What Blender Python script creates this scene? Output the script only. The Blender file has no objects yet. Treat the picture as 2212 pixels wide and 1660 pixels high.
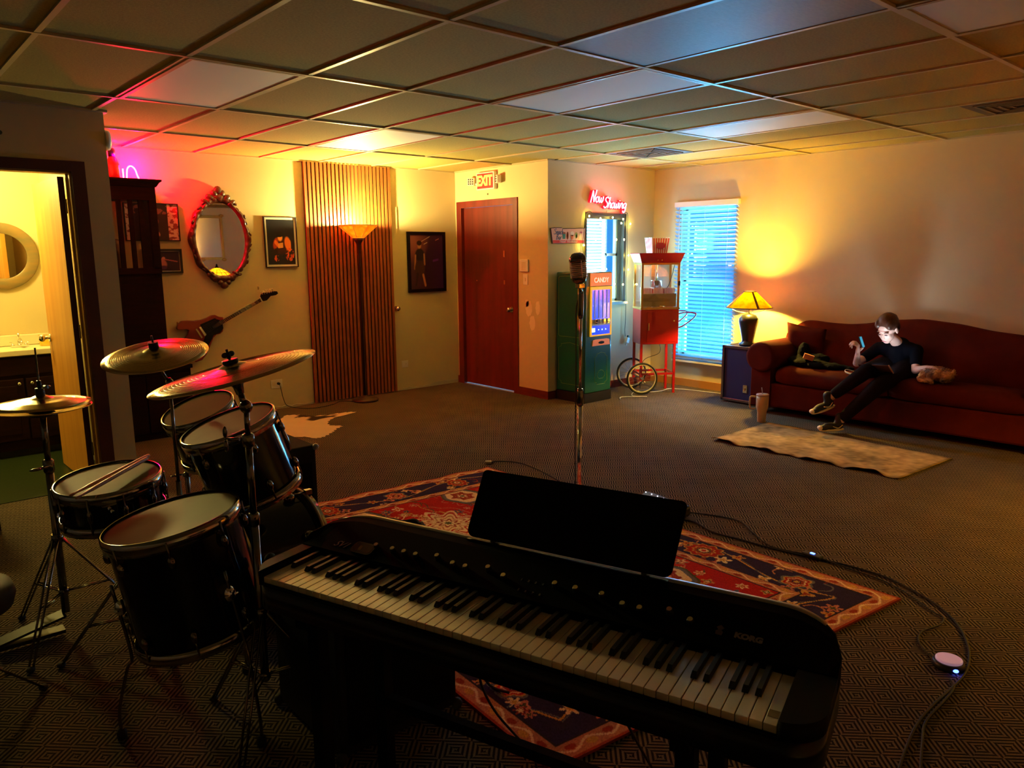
import bpy, bmesh, math, random
import numpy as np
from mathutils import Vector, Matrix, Quaternion
random.seed(7)
PI = math.pi
sc = bpy.context.scene
COL = sc.collection

# ------------------------------------------------------------------ camera
CAMZ, FPX, YAW, PIT, ROLL = 1.559, 1634.1, 0.8491, 0.1734, -0.0091
F = Vector((math.cos(YAW)*math.cos(PIT), math.sin(YAW)*math.cos(PIT), -math.sin(PIT)))
R0 = Vector((math.sin(YAW), -math.cos(YAW), 0)); U0 = R0.cross(F)
RV = math.cos(ROLL)*R0 + math.sin(ROLL)*U0
UV = -math.sin(ROLL)*R0 + math.cos(ROLL)*U0
camd = bpy.data.cameras.new('camera'); cam = bpy.data.objects.new('camera', camd); COL.objects.link(cam)
camd.sensor_width = 36; camd.lens = FPX/2212*36; camd.clip_start = 0.02; camd.clip_end = 100
M = Matrix((RV, UV, -F)).transposed().to_4x4(); M.translation = (0, 0, CAMZ)
cam.matrix_world = M
sc.camera = cam

def at(px, py, ax, val):
    """point of the room seen at a pixel, on the plane x, y or z = val"""
    d = F + RV*((px-1106)/FPX) - UV*((py-830)/FPX)
    i = 'xyz'.index(ax); o = Vector((0, 0, CAMZ))
    return o + d*((val-o[i])/d[i])

# ------------------------------------------------------------------ light
sc.view_settings.view_transform = 'Standard'; sc.view_settings.look = 'None'
sc.view_settings.exposure = 1.0; sc.view_settings.gamma = 1.0
sc.view_settings.use_curve_mapping = False
w = bpy.data.worlds.new('world'); sc.world = w; w.use_nodes = True
bg = w.node_tree.nodes['Background']; bg.inputs[0].default_value = (0.04, 0.36, 1.0, 1); bg.inputs[1].default_value = 0.5

def light(name, kind, loc, energy, color, size=0.05, rot=None, **kw):
    d = bpy.data.lights.new(name, kind); o = bpy.data.objects.new(name, d); COL.objects.link(o)
    o.location = loc; d.energy = energy; d.color = color
    if kind == 'AREA':
        d.size = size if not isinstance(size, tuple) else size[0]
        if isinstance(size, tuple): d.shape = 'RECTANGLE'; d.size_y = size[1]
    elif kind != 'SUN': d.shadow_soft_size = size
    if rot: o.rotation_euler = rot
    for k, v in kw.items(): setattr(d, k, v)
    return o
def portal(loc, size, rot):
    o = light('window_portal', 'AREA', loc, 1, (1, 1, 1), size, rot)
    o.data.cycles.is_portal = True
    return o
# daylight enters through the two windows; one bathroom ceiling light
portal((7.47, 4.95, 1.19), (0.72, 1.70), (0, PI/2, 0))
portal((6.40, 5.93, 1.47), (0.62, 0.93), (-PI/2, 0, 0))
light('daylight_right', 'AREA', (8.35, 4.95, .50), 290, (0.10, 0.55, 1.0), (1.5, 1.1), Vector((1.0, 0, -.62)).to_track_quat('Z', 'Y').to_euler())
light('daylight_back', 'AREA', (6.28, 5.87, 1.47), 45, (0.35, 0.75, 1.0), (0.34, 0.9), (-PI/2, 0, 0))
light('bathroom_lamp', 'POINT', (0.55, 6.55, 2.25), 46, (1.0, 0.78, 0.22), 0.12)
light('added_key_beam', 'AREA', (0.62, 7.14, 2.05), 2.6, (1.0, 0.80, 0.28), (0.45, 0.07), Vector((.62-.25, 7.14-1.7, 2.05-.75)).to_track_quat('Z', 'Y').to_euler(), spread=.34)  # unseen lamp added to brighten the left piano keys

# ------------------------------------------------------------------ materials
def mat(name, col, rough=0.6, metal=0.0, spec=0.5, emis=None, estr=0.0, noise=None, bump=None, trans=0.0, coat=0.0, alpha=1.0, sheen=0.0, sub=None):
    m = bpy.data.materials.new(name); m.use_nodes = True
    nt = m.node_tree; b = nt.nodes['Principled BSDF']
    b.inputs['Base Color'].default_value = (*col, 1); b.inputs['Roughness'].default_value = rough
    b.inputs['Metallic'].default_value = metal; b.inputs['Specular IOR Level'].default_value = spec
    b.inputs['Transmission Weight'].default_value = trans; b.inputs['Coat Weight'].default_value = coat
    b.inputs['Alpha'].default_value = alpha
    b.inputs['Sheen Weight'].default_value = sheen
    if emis: b.inputs['Emission Color'].default_value = (*emis, 1); b.inputs['Emission Strength'].default_value = estr
    tc = nt.nodes.new('ShaderNodeTexCoord')
    if noise:                                   # (scale, second colour, (stretch xyz))
        scl, c2, st = noise
        mp = nt.nodes.new('ShaderNodeMapping'); mp.inputs['Scale'].default_value = st
        nt.links.new(tc.outputs['Object'], mp.inputs[0])
        n = nt.nodes.new('ShaderNodeTexNoise'); n.inputs['Scale'].default_value = scl; n.inputs['Detail'].default_value = 5
        nt.links.new(mp.outputs[0], n.inputs[0])
        r = nt.nodes.new('ShaderNodeValToRGB'); r.color_ramp.elements[0].position = .35; r.color_ramp.elements[1].position = .65
        r.color_ramp.elements[0].color = (*col, 1); r.color_ramp.elements[1].color = (*c2, 1)
        nt.links.new(n.outputs[0], r.inputs[0]); nt.links.new(r.outputs[0], b.inputs['Base Color'])
    if bump:                                    # (scale, strength, distance)
        n = nt.nodes.new('ShaderNodeTexNoise'); n.inputs['Scale'].default_value = bump[0]; n.inputs['Detail'].default_value = 4
        nt.links.new(tc.outputs['Object'], n.inputs[0])
        bp = nt.nodes.new('ShaderNodeBump'); bp.inputs['Strength'].default_value = bump[1]; bp.inputs['Distance'].default_value = bump[2]
        nt.links.new(n.outputs[0], bp.inputs['Height']); nt.links.new(bp.outputs[0], b.inputs['Normal'])
    return m
def glow(name, col, s): return mat(name, col, 0.5, emis=col, estr=s)
def trans_mat(name, col, tcol, fac, noise=None, rough=.7):
    """cloth, paper or plastic that lets light through"""
    m = bpy.data.materials.new(name); m.use_nodes = True; nt = m.node_tree
    for n in list(nt.nodes):
        if n.type == 'BSDF_PRINCIPLED': nt.nodes.remove(n)
    out = nt.nodes['Material Output']; d = nt.nodes.new('ShaderNodeBsdfDiffuse'); t = nt.nodes.new('ShaderNodeBsdfTranslucent')
    mx = nt.nodes.new('ShaderNodeMixShader'); mx.inputs[0].default_value = fac
    d.inputs[0].default_value = (*col, 1); t.inputs[0].default_value = (*tcol, 1)
    if noise:
        tc = nt.nodes.new('ShaderNodeTexCoord'); n = nt.nodes.new('ShaderNodeTexNoise'); n.inputs['Scale'].default_value = noise[0]; n.inputs['Detail'].default_value = 6
        nt.links.new(tc.outputs['Object'], n.inputs[0]); r = nt.nodes.new('ShaderNodeValToRGB')
        r.color_ramp.elements[0].position = .4; r.color_ramp.elements[1].position = .62
        r.color_ramp.elements[0].color = (*tcol, 1); r.color_ramp.elements[1].color = (*noise[1], 1)
        nt.links.new(n.outputs[0], r.inputs[0]); nt.links.new(r.outputs[0], t.inputs[0])
    nt.links.new(d.outputs[0], mx.inputs[1]); nt.links.new(t.outputs[0], mx.inputs[2]); nt.links.new(mx.outputs[0], out.inputs[0])
    return m
def glass_mat(name, tint=(1, 1, 1), refl=0.08):
    m = bpy.data.materials.new(name); m.use_nodes = True; nt = m.node_tree
    nt.nodes.remove(nt.nodes['Principled BSDF']); out = nt.nodes['Material Output']
    t = nt.nodes.new('ShaderNodeBsdfTransparent'); t.inputs[0].default_value = (*tint, 1)
    g = nt.nodes.new('ShaderNodeBsdfGlossy'); g.inputs['Roughness'].default_value = 0.02
    mx = nt.nodes.new('ShaderNodeMixShader'); mx.inputs[0].default_value = refl
    nt.links.new(t.outputs[0], mx.inputs[1]); nt.links.new(g.outputs[0], mx.inputs[2]); nt.links.new(mx.outputs[0], out.inputs[0])
    return m
def vcol_mat(name, rough=0.9, bump=None, spec=.3, coat=0):
    m = mat(name, (.5, .5, .5), rough, bump=bump, spec=spec, coat=coat); nt = m.node_tree
    a = nt.nodes.new('ShaderNodeAttribute'); a.attribute_name = 'Col'
    nt.links.new(a.outputs['Color'], nt.nodes['Principled BSDF'].inputs['Base Color'])
    return m

def carpet_mat():
    m = bpy.data.materials.new('carpet_greek_key'); m.use_nodes = True; nt = m.node_tree; L = nt.links
    b = nt.nodes['Principled BSDF']; b.inputs['Roughness'].default_value = .95; b.inputs['Specular IOR Level'].default_value = .15
    tc = nt.nodes.new('ShaderNodeTexCoord'); sp = nt.nodes.new('ShaderNodeSeparateXYZ'); L.new(tc.outputs['Object'], sp.inputs[0])
    def mth(op, a, c=None, cc=None):
        n = nt.nodes.new('ShaderNodeMath'); n.operation = op
        for i, v in enumerate((a, c, cc)):
            if v is None: continue
            if isinstance(v, (int, float)): n.inputs[i].default_value = v
            else: L.new(v, n.inputs[i])
        return n.outputs[0]
    S = 0.0919; k = .70711/S
    x = mth('ADD', sp.outputs[0], -2.654+.065); y = mth('ADD', sp.outputs[1], -1.037)
    u = mth('MULTIPLY', mth('ADD', x, y), k); v = mth('MULTIPLY', mth('SUBTRACT', x, y), k)
    fu = mth('SUBTRACT', mth('FRACT', u), .5); fv = mth('SUBTRACT', mth('FRACT', v), .5)
    au = mth('ABSOLUTE', fu); av = mth('ABSOLUTE', fv)
    par = mth('MODULO', mth('ADD', mth('ADD', mth('FLOOR', u), mth('FLOOR', v)), 1000), 2)
    d = mth('MAXIMUM', au, av)
    vert = mth('GREATER_THAN', av, au)
    su = mth('GREATER_THAN', fu, 0); sv = mth('GREATER_THAN', fv, 0)
    # quadrant 0..3 round the cell
    q = mth('ADD', mth('MULTIPLY', mth('SUBTRACT', 1, vert), mth('MULTIPLY', su, 2)), mth('MULTIPLY', vert, mth('ADD', 1, mth('MULTIPLY', sv, 2))))
    sgn = mth('SUBTRACT', mth('MULTIPLY', par, 2), 1)
    s = mth('FRACT', mth('ADD', mth('ADD', mth('MULTIPLY', d, 6.0), mth('MULTIPLY', mth('MULTIPLY', q, .25), sgn)), 10))
    line = mth('GREATER_THAN', s, .5)
    nz = nt.nodes.new('ShaderNodeTexNoise'); nz.inputs['Scale'].default_value = 160; L.new(tc.outputs['Object'], nz.inputs[0])
    n2 = nt.nodes.new('ShaderNodeTexNoise'); n2.inputs['Scale'].default_value = 3.0; n2.inputs['Detail'].default_value = 5; L.new(tc.outputs['Object'], n2.inputs[0])
    mx = nt.nodes.new('ShaderNodeMix'); mx.data_type = 'RGBA'
    mx.inputs[6].default_value = (.010, .006, .006, 1); mx.inputs[7].default_value = (.185, .14, .09, 1); L.new(line, mx.inputs[0])
    hv = nt.nodes.new('ShaderNodeHueSaturation'); L.new(mx.outputs[2], hv.inputs['Color'])
    val = mth('ADD', mth('MULTIPLY', nz.outputs[0], .7), mth('MULTIPLY', n2.outputs[0], .8)); L.new(mth('ADD', val, .25), hv.inputs['Value'])
    L.new(hv.outputs[0], b.inputs['Base Color'])
    bp = nt.nodes.new('ShaderNodeBump'); bp.inputs['Strength'].default_value = .5; bp.inputs['Distance'].default_value = .004
    L.new(mth('ADD', line, nz.outputs[0]), bp.inputs['Height']); L.new(bp.outputs[0], b.inputs['Normal'])
    return m
def tile_mat():
    m = mat('ceiling_tile', (.46, .37, .11), .95, noise=(90, (.37, .30, .085), (1, 1, 1)), bump=(220, .35, .003), spec=.2)
    return m
MT = {}
def defm(**k): MT.update(k)
defm(wall=mat('wall_paint', (.66, .56, .32), .75, noise=(1.2, (.62, .52, .29), (1, 1, 1)), bump=(140, .12, .002), spec=.25),
     carpet=carpet_mat(), tile=tile_mat(),
     grid=mat('grid_metal', (.52, .44, .24), .4, spec=.5),
     panel=mat('diffuser', (.95, .93, .82), .6, bump=(300, .1, .001)),
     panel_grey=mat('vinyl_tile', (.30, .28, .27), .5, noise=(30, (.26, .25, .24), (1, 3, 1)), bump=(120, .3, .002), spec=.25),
     darkgap=mat('shadow_gap', (.02, .02, .02), .8),
     trim=mat('trim_wood', (.16, .018, .008), .45, noise=(6, (.11, .011, .005), (1, 1, 6))),
     door=mat('door_wood', (.17, .013, .005), .5, noise=(3, (.115, .008, .003), (4, 4, .35))),
     darktrim=mat('dark_trim', (.07, .012, .010), .45),
     oak=mat('oak_door', (.66, .32, .05), .5, noise=(3, (.56, .25, .03), (5, 5, .4))),
     brass=mat('brass', (.75, .55, .25), .25, 1), chrome=mat('chrome', (.85, .85, .85), .08, 1), dchrome=mat('dark_chrome', (.22, .21, .19), .16, 1), hoop=mat('hoop_chrome', (.42, .40, .36), .12, 1),
     nickel=mat('nickel', (.6, .58, .52), .25, 1), steel=mat('brushed_steel', (.55, .53, .48), .35, 1),
     black=mat('black_plastic', (.008, .008, .008), .45), gloss=mat('gloss_black', (.005, .005, .006), .25, spec=.3), matte=mat('matte_black', (.004, .004, .004), .9, spec=.08),
     tolex=mat('black_tolex', (.010, .010, .009), .8, spec=.15, bump=(260, .5, .001)),
     white=mat('white_plastic', (.80, .78, .70), .4), cream=mat('cream', (.78, .70, .48), .5), bone=mat('ivory_key', (.80, .72, .50), .32, coat=1),
     slat=mat('slat_wood', (.34, .10, .022), .5, noise=(5, (.25, .065, .014), (8, 8, .5))), slatback=mat('slat_felt', (.012, .010, .009), .9),
     rubber=mat('rubber', (.015, .015, .015), .7), red=mat('red_enamel', (.40, .006, .008), .3, coat=.5),
     redtrim=mat('red_trim', (.70, .03, .02), .4), gold=mat('gold_leaf', (.55, .33, .06), .35, .8),
     mahog=mat('mahogany', (.06, .010, .005), .35, noise=(20, (.10, .018, .007), (1, 1, 1)), coat=.6),
     espresso=mat('espresso_wood', (.010, .003, .002), .55, spec=.12, noise=(6, (.018, .004, .003), (1, 1, 8))),
     mirror=mat('mirror_silver', (.92, .92, .92), .01, 1), glass=glass_mat('clear_glass'),
     cymbal=mat('cymbal_bronze', (.62, .46, .17), .22, 1, bump=(60, .12, .001)),
     skin_head=mat('drum_head', (.17, .135, .045), .75, noise=(4, (.135, .105, .035), (1, 1, 1)), spec=.12),
     shell=mat('drum_lacquer', (.003, .003, .005), .12, spec=.4),
     stick=mat('hickory', (.42, .20, .10), .5), navy=mat('blue_case', (.010, .014, .10), .5, bump=(200, .3, .001)),
     green=mat('green_enamel', (.002, .10, .075), .3, coat=.5), orange=mat('orange_enamel_glow', (.80, .22, .02), .4, emis=(1, .22, .01), estr=.12), yellow=mat('yellow_enamel_glow', (.85, .50, .03), .4, emis=(1, .45, .01), estr=.30),  # orange and yellow given a faint glow, as if lit from inside
     sofa=mat('sofa_velvet', (.10, .010, .003), .85, noise=(5, (.07, .006, .002), (1, 1, 1)), bump=(70, .25, .003), spec=.1),
     skin=mat('skin', (.72, .42, .32), .5), tee=mat('black_tee', (.0025, .003, .007), .9, spec=.1), pants=mat('dark_jeans', (.008, .004, .006), .9, spec=.1),
     hair=mat('brown_hair', (.06, .018, .008), .45, noise=(30, (.10, .03, .012), (1, 6, 1))),
     shoe=mat('black_shoe', (.012, .010, .012), .6), sole=mat('white_sole', (.75, .60, .45), .6),
     cloth_black=mat('black_cloth', (.004, .006, .008), .9, spec=.1, bump=(40, .6, .01)))
# ------------------------------------------------------------------ mesh tools
def frame(z, x=None):
    z = Vector(z).normalized(); x = Vector(x) if x is not None else (Vector((1, 0, 0)) if abs(z.x) < .9 else Vector((0, 1, 0)))
    x = (x - z*x.dot(z)).normalized(); y = z.cross(x)
    return Matrix((x, y, z)).transposed().to_4x4()
def TR(loc, z=(0, 0, 1), x=None):
    m = frame(z, x); m.translation = loc; return m
def RZ(loc, a): m = Matrix.Rotation(a, 4, 'Z'); m.translation = loc; return m
def smooth_path(pts, n=8, closed=False):
    P = [Vector(p) for p in pts]; out = []
    N = len(P); rng = range(N if closed else N-1)
    for i in rng:
        p0 = P[(i-1) % N] if closed or i > 0 else P[0]; p1 = P[i]; p2 = P[(i+1) % N]; p3 = P[(i+2) % N] if closed or i+2 < N else P[-1]
        for k in range(n):
            t = k/n
            out.append(.5*((2*p1)+(-p0+p2)*t+(2*p0-5*p1+4*p2-p3)*t*t+(-p0+3*p1-3*p2+p3)*t**3))
    if not closed: out.append(P[-1])
    return out
MT['bone'].node_tree.nodes['Principled BSDF'].inputs['Coat IOR'].default_value = 2.3; MT['bone'].node_tree.nodes['Principled BSDF'].inputs['Coat Roughness'].default_value = .22
class MB:
    def __init__(s, T=None): s.v = []; s.f = []; s.sm = []; s.mi = []; s.T = T or Matrix.Identity(4); s.m = 0
    def add(s, vs, fs, smooth=False, T=None):
        T = s.T @ T if T is not None else s.T; o = len(s.v)
        s.v += [T @ Vector(p) for p in vs]; s.f += [[i+o for i in f] for f in fs]; s.sm += [smooth]*len(fs); s.mi += [s.m]*len(fs); return s
    def box(s, c, d, T=None):
        x, y, z = (q/2 for q in d); c = Vector(c)
        vs = [c+Vector((a*x, b*y, e*z)) for a in (-1, 1) for b in (-1, 1) for e in (-1, 1)]
        return s.add(vs, [(0, 1, 3, 2), (4, 6, 7, 5), (0, 4, 5, 1), (2, 3, 7, 6), (0, 2, 6, 4), (1, 5, 7, 3)], False, T)
    def mm(s, a, b, T=None):
        a = Vector(a); b = Vector(b); return s.box((a+b)/2, (abs(b.x-a.x), abs(b.y-a.y), abs(b.z-a.z)), T)
    def loft(s, rings, closed=True, caps=True, smooth=True, T=None):
        n = len(rings[0]); vs = [p for r in rings for p in r]; fs = []
        for i in range(len(rings)-1):
            for j in range(n if closed else n-1):
                a = i*n+j; b = i*n+(j+1) % n; fs.append((a, b, b+n, a+n))
        s.add(vs, fs, smooth, T)
        if caps and closed:
            s.add(rings[0], [tuple(range(n))[::-1]], False, T); s.add(rings[-1], [tuple(range(n))], False, T)
        return s
    def lathe(s, prof, T=None, seg=32, smooth=True, caps=True):
        rings = [[(r*math.cos(2*PI*k/seg), r*math.sin(2*PI*k/seg), z) for k in range(seg)] for r, z in prof]
        return s.loft(rings, True, caps, smooth, T)
    def cyl(s, a, b, r0, r1=None, seg=16, caps=True):
        a = Vector(a); b = Vector(b); r1 = r0 if r1 is None else r1
        return s.lathe([(r0, 0), (r1, (b-a).length)], TR(a, b-a), seg, True, caps)
    def tube(s, pts, r, seg=8, closed=False, caps=True):
        P = [Vector(p) for p in pts]; rings = []; N = len(P); up = None
        for i in range(N):
            a = P[(i-1) % N] if closed or i > 0 else P[i]; b = P[(i+1) % N] if closed or i < N-1 else P[i]
            t = (b-a)
            if t.length < 1e-9: t = Vector((0, 0, 1))
            t.normalize()
            if up is None: up = Vector((0, 0, 1)) if abs(t.z) < .9 else Vector((1, 0, 0))
            x = (up-t*up.dot(t))
            if x.length < 1e-4: x = Vector((1, 0, 0))-t*t.x
            x.normalize(); up = x; y = t.cross(x)
            rr = r(i/(N-1)) if callable(r) else r
            rings.append([P[i]+rr*(math.cos(2*PI*k/seg)*x+math.sin(2*PI*k/seg)*y) for k in range(seg)])
        if closed: rings.append(rings[0]); return s.loft(rings, True, False)
        return s.loft(rings, True, caps)
    def ell(s, c, r, T=None, seg=20, rows=12):
        if isinstance(r, (int, float)): r = (r, r, r)
        rings = []
        for i in range(rows+1):
            t = PI*i/rows; t = min(max(t, .02), PI-.02)
            rings.append([(c[0]+r[0]*math.sin(t)*math.cos(2*PI*k/seg), c[1]+r[1]*math.sin(t)*math.sin(2*PI*k/seg), c[2]-r[2]*math.cos(t)) for k in range(seg)])
        return s.loft(rings, True, True, True, T)
    def prism(s, poly, d, T=None, smooth=False):
        """poly in local xy, from z = 0 to d"""
        n = len(poly); vs = [(x, y, 0) for x, y in poly]+[(x, y, d) for x, y in poly]
        s.add(vs, [tuple(range(n))[::-1], tuple(range(n, 2*n))], False, T)
        return s.add(vs, [(i, (i+1) % n, (i+1) % n+n, i+n) for i in range(n)], smooth, T)
    def build(s, name, mats, parent=None, bevel=0, bseg=2, mods=None):
        o0 = Vector((0, 0, 0)); p = parent
        while p is not None: o0 += p.location; p = p.parent
        me = bpy.data.meshes.new(name); me.from_pydata([tuple(p-o0) for p in s.v], [], s.f)
        for m in (mats if isinstance(mats, (list, tuple)) else [mats]): me.materials.append(MT[m] if isinstance(m, str) else m)
        me.polygons.foreach_set('use_smooth', s.sm); me.polygons.foreach_set('material_index', s.mi)
        bm = bmesh.new(); bm.from_mesh(me); bmesh.ops.remove_doubles(bm, verts=bm.verts, dist=1e-6); bmesh.ops.recalc_face_normals(bm, faces=bm.faces); bm.to_mesh(me); bm.free()
        o = bpy.data.objects.new(name, me); COL.objects.link(o); o.parent = parent
        if bevel:
            b = o.modifiers.new('bevel', 'BEVEL'); b.width = bevel; b.segments = bseg; b.limit_method = 'ANGLE'; b.angle_limit = .6
        return o
def tag(o, label=None, cat=None, group=None, kind=None):
    if label: o['label'] = label
    if cat: o['category'] = cat
    if group: o['group'] = group
    if kind: o['kind'] = kind
    return o
def thing(name, loc, label, cat, group=None):
    o = bpy.data.objects.new(name, None); COL.objects.link(o); o.location = loc; o.empty_display_size = .1
    return tag(o, label, cat, group)
def struct(mb, name, m, parent=None, bevel=0):
    o = mb.build(name, m, parent, bevel)
    if parent is None: o['kind'] = 'structure'
    return o
def copy_tree(o, loc=None, label=None, parent=None):
    kids = list(o.children); c = o.copy(); COL.objects.link(c); c.parent = parent
    if loc is not None: c.location = loc
    if label: c['label'] = label
    for k in kids: copy_tree(k, parent=c)
    return c
def text_mesh(mb, txt, T, size, depth=.003, bold=0.0, align='CENTER', shear=0.0, spacing=1.0, xs=1.0):
    cu = bpy.data.curves.new('t', 'FONT'); cu.body = txt; cu.size = size; cu.extrude = depth/2; cu.offset = bold; cu.align_x = align; cu.align_y = 'CENTER'; cu.shear = shear; cu.space_character = spacing
    cu.resolution_u = 3
    ob = bpy.data.objects.new('t', cu); COL.objects.link(ob)
    dg = bpy.context.evaluated_depsgraph_get(); me = bpy.data.meshes.new_from_object(ob.evaluated_get(dg))
    mb.add([(v.co.x*xs, v.co.y, v.co.z) for v in me.vertices], [tuple(p.vertices) for p in me.polygons], False, T)
    bpy.data.objects.remove(ob); bpy.data.curves.remove(cu); bpy.data.meshes.remove(me)
    return mb
def color_grid(name, P, cols, m, parent=None, flip=False):
    """a surface of nv x nu points P[v, u, 3] carrying its own woven or printed colours"""
    nv, nu = P.shape[:2]; o0 = Vector((0, 0, 0)); p = parent
    while p is not None: o0 += p.location; p = p.parent
    me = bpy.data.meshes.new(name); V = (P.reshape(-1, 3)-np.array(o0)).astype(np.float32)
    i = np.arange(nu*nv).reshape(nv, nu); q = np.stack([i[:-1, :-1], i[:-1, 1:], i[1:, 1:], i[1:, :-1]], -1).reshape(-1, 4)
    if flip: q = q[:, ::-1]
    n = len(q); me.vertices.add(len(V)); me.vertices.foreach_set('co', V.ravel())
    me.loops.add(n*4); me.loops.foreach_set('vertex_index', q.ravel().astype(np.int32))
    me.polygons.add(n); me.polygons.foreach_set('loop_start', (np.arange(n)*4).astype(np.int32)); me.polygons.foreach_set('loop_total', np.full(n, 4, np.int32))
    me.update(calc_edges=True); me.validate()
    a = me.color_attributes.new('Col', 'FLOAT_COLOR', 'POINT'); c = np.ones((nu*nv, 4), np.float32); c[:, :3] = cols.reshape(-1, 3); a.data.foreach_set('color', c.ravel())
    me.materials.append(MT[m] if isinstance(m, str) else m)
    o = bpy.data.objects.new(name, me); COL.objects.link(o); o.parent = parent
    return o
def remesh(o, vox, smooth=2):
    r = o.modifiers.new('fuse', 'REMESH'); r.mode = 'VOXEL'; r.voxel_size = vox; r.use_smooth_shade = True
    s = o.modifiers.new('soft', 'SMOOTH'); s.iterations = smooth; s.factor = .5
    return o
def limb(mb, pts, rs, seg=14):
    """capsule chain: tapering segments with round joints"""
    for i in range(len(pts)-1):
        mb.cyl(pts[i], pts[i+1], rs[i], rs[i+1], seg)
    for p, r in zip(pts, rs): mb.ell(p, r, None, seg, 8)
    return mb
# ------------------------------------------------------------------ room shell
H = 2.466; XD, XS, YP, YS, XB, YB = 5.523, 7.25, 7.25, 5.696, 1.407, 5.565
XL, Y0 = -2.6, -1.3
NY = dict(z=(0, -1, 0), x=(1, 0, 0)); NX = dict(z=(-1, 0, 0), x=(0, -1, 0))
def TY(x, y, z): return TR((x, y, z), **NY)      # on a wall facing -Y
def TX(x, y, z): return TR((x, y, z), **NX)      # on a wall facing -X
def wall_holes(name, axis, pos, th, a0, a1, z0, z1, holes, m='wall'):
    """wall with rectangular openings; axis 'x' = plane x=pos running along y"""
    mb = MB(); us = sorted({a0, a1, *[h[0] for h in holes], *[h[1] for h in holes]}); zs = sorted({z0, z1, *[h[2] for h in holes], *[h[3] for h in holes]})
    for i in range(len(us)-1):
        for j in range(len(zs)-1):
            cu, cz = (us[i]+us[i+1])/2, (zs[j]+zs[j+1])/2
            if any(h[0] < cu < h[1] and h[2] < cz < h[3] for h in holes): continue
            if axis == 'x': mb.mm((pos, us[i], zs[j]), (pos+th, us[i+1], zs[j+1]))
            else: mb.mm((us[i], pos, zs[j]), (us[i+1], pos+th, zs[j+1]))
    return struct(mb, name, m)
b = MB(); b.mm((XL, Y0, -.1), (XS, YP, 0)); fl = struct(b, 'floor', 'carpet')
b = MB(); b.mm((XL-.2, YB+.06, .0005), (XB-.05, YP, .004)); struct(b, 'floor_bathroom', mat('green_lino', (.014, .028, .008), .3, noise=(60, (.028, .04, .015), (1, 1, 1)), spec=.5))
b = MB(); b.mm((XL-.2, Y0-.2, H+.012), (XS+.2, YP+.2, H+.06)); struct(b, 'ceiling', 'tile')
gx, gy, CW, CL = .7374, 3.7996, .6096, 1.2192
b = MB()
i = -6
while gx+i*CW < XS:
    x = gx+i*CW
    if x > XL: b.mm((x-.012, Y0, H+.002), (x+.012, YP if x < XD else YS, H+.012))
    i += 1
j = -5
while gy+j*CL < YP:
    y = gy+j*CL
    if y > Y0: b.mm((XL, y-.012, H), (XS if y < YS else XD, y+.012, H+.012))
    j += 1
struct(b, 'trim_1', 'grid')
b = MB()
for (p0, p1) in (((XL, YP-.025, H-.002), (XD, YP-.001, H+.012)), ((XD-.025, YS-.02, H-.002), (XD-.001, YP, H+.012)), ((XD-.02, YS-.025, H-.002), (XS, YS-.001, H+.012)), ((XS-.025, Y0, H-.002), (XS-.001, YS, H+.012)), ((XL, YB-.025, H-.002), (XB+.02, YB-.001, H+.012)), ((XB+.001, YB, H-.002), (XB+.025, YP, H+.012))): b.mm(p0, p1)
struct(b, 'trim_2', 'grid')

struct(MB().mm((XL, YP, 0), (XD+.15, YP+.12, H+.02)), 'wall_back', 'wall')
struct(MB().mm((XL-.12, Y0, 0), (XL, YP, H+.02)), 'wall_left', 'wall')
struct(MB().mm((XL, Y0-.12, 0), (XS+.15, Y0, H+.02)), 'wall_front', 'wall')
DY0, DY1, DZ = 6.215, 7.14, 2.07
wall_holes('wall_door', 'x', XD, .15, YS+.15, YP, 0, H+.02, [(DY0, DY1, 0, DZ)])
WX0, WX1, WZ0, WZ1 = 6.085, 6.715, .99, 1.935
wall_holes('wall_snack', 'y', YS, .15, XD, XS+.15, 0, H+.02, [(WX0, WX1, WZ0, WZ1)])
BY0, BY1, BZ0, BZ1 = 4.60, 5.30, .36, 2.03
wall_holes('wall_right', 'x', XS, .15, Y0, YS, 0, H+.02, [(BY0, BY1, BZ0, BZ1)])
BX0, BX1, BZ = .42, 1.188, 2.086
wall_holes('wall_bathroom', 'y', YB, .10, XL, XB, 0, H+.02, [(BX0, BX1, 0, BZ)])
struct(MB().mm((1.31, YB+.10, 0), (XB, YP, H+.02)), 'wall_partition', 'wall')

# baseboards
b = MB(); b.mm((XD-.012, YS+.001, 0), (XD, 6.155, .085)); b.mm((XD-.012, 7.215, 0), (XD, YP-.001, .085)); struct(b, 'baseboard_door', 'trim')
struct(MB().mm((XD-.012, YS-.012, 0), (XS-.001, YS, .085)), 'baseboard_snack', 'trim')
struct(MB().mm((XS-.012, Y0, 0), (XS, YS-.013, .085)), 'baseboard_right', mat('oak_base', (.50, .22, .05), .5))
# ragged dried glue along the bare foot of the back wall
b = MB(); pts = []
x = 2.3
while x < 5.5:
    pts.append((x, .012+.018*random.random()+.02*max(0, math.sin(x*5)))); x += .05
for (x0, h0), (x1, h1) in zip(pts, pts[1:]): b.add([(x0, YP-.006, 0), (x1, YP-.006, 0), (x1, YP-.006, h1), (x0, YP-.006, h0), (x0, YP-.0005, 0), (x1, YP-.0005, 0), (x1, YP-.0005, h1+.003), (x0, YP-.0005, h0+.003)], [(0, 1, 2, 3), (3, 2, 6, 7)])
struct(b, 'baseboard_back', mat('glue_line', (.52, .46, .33), .85))

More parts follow.
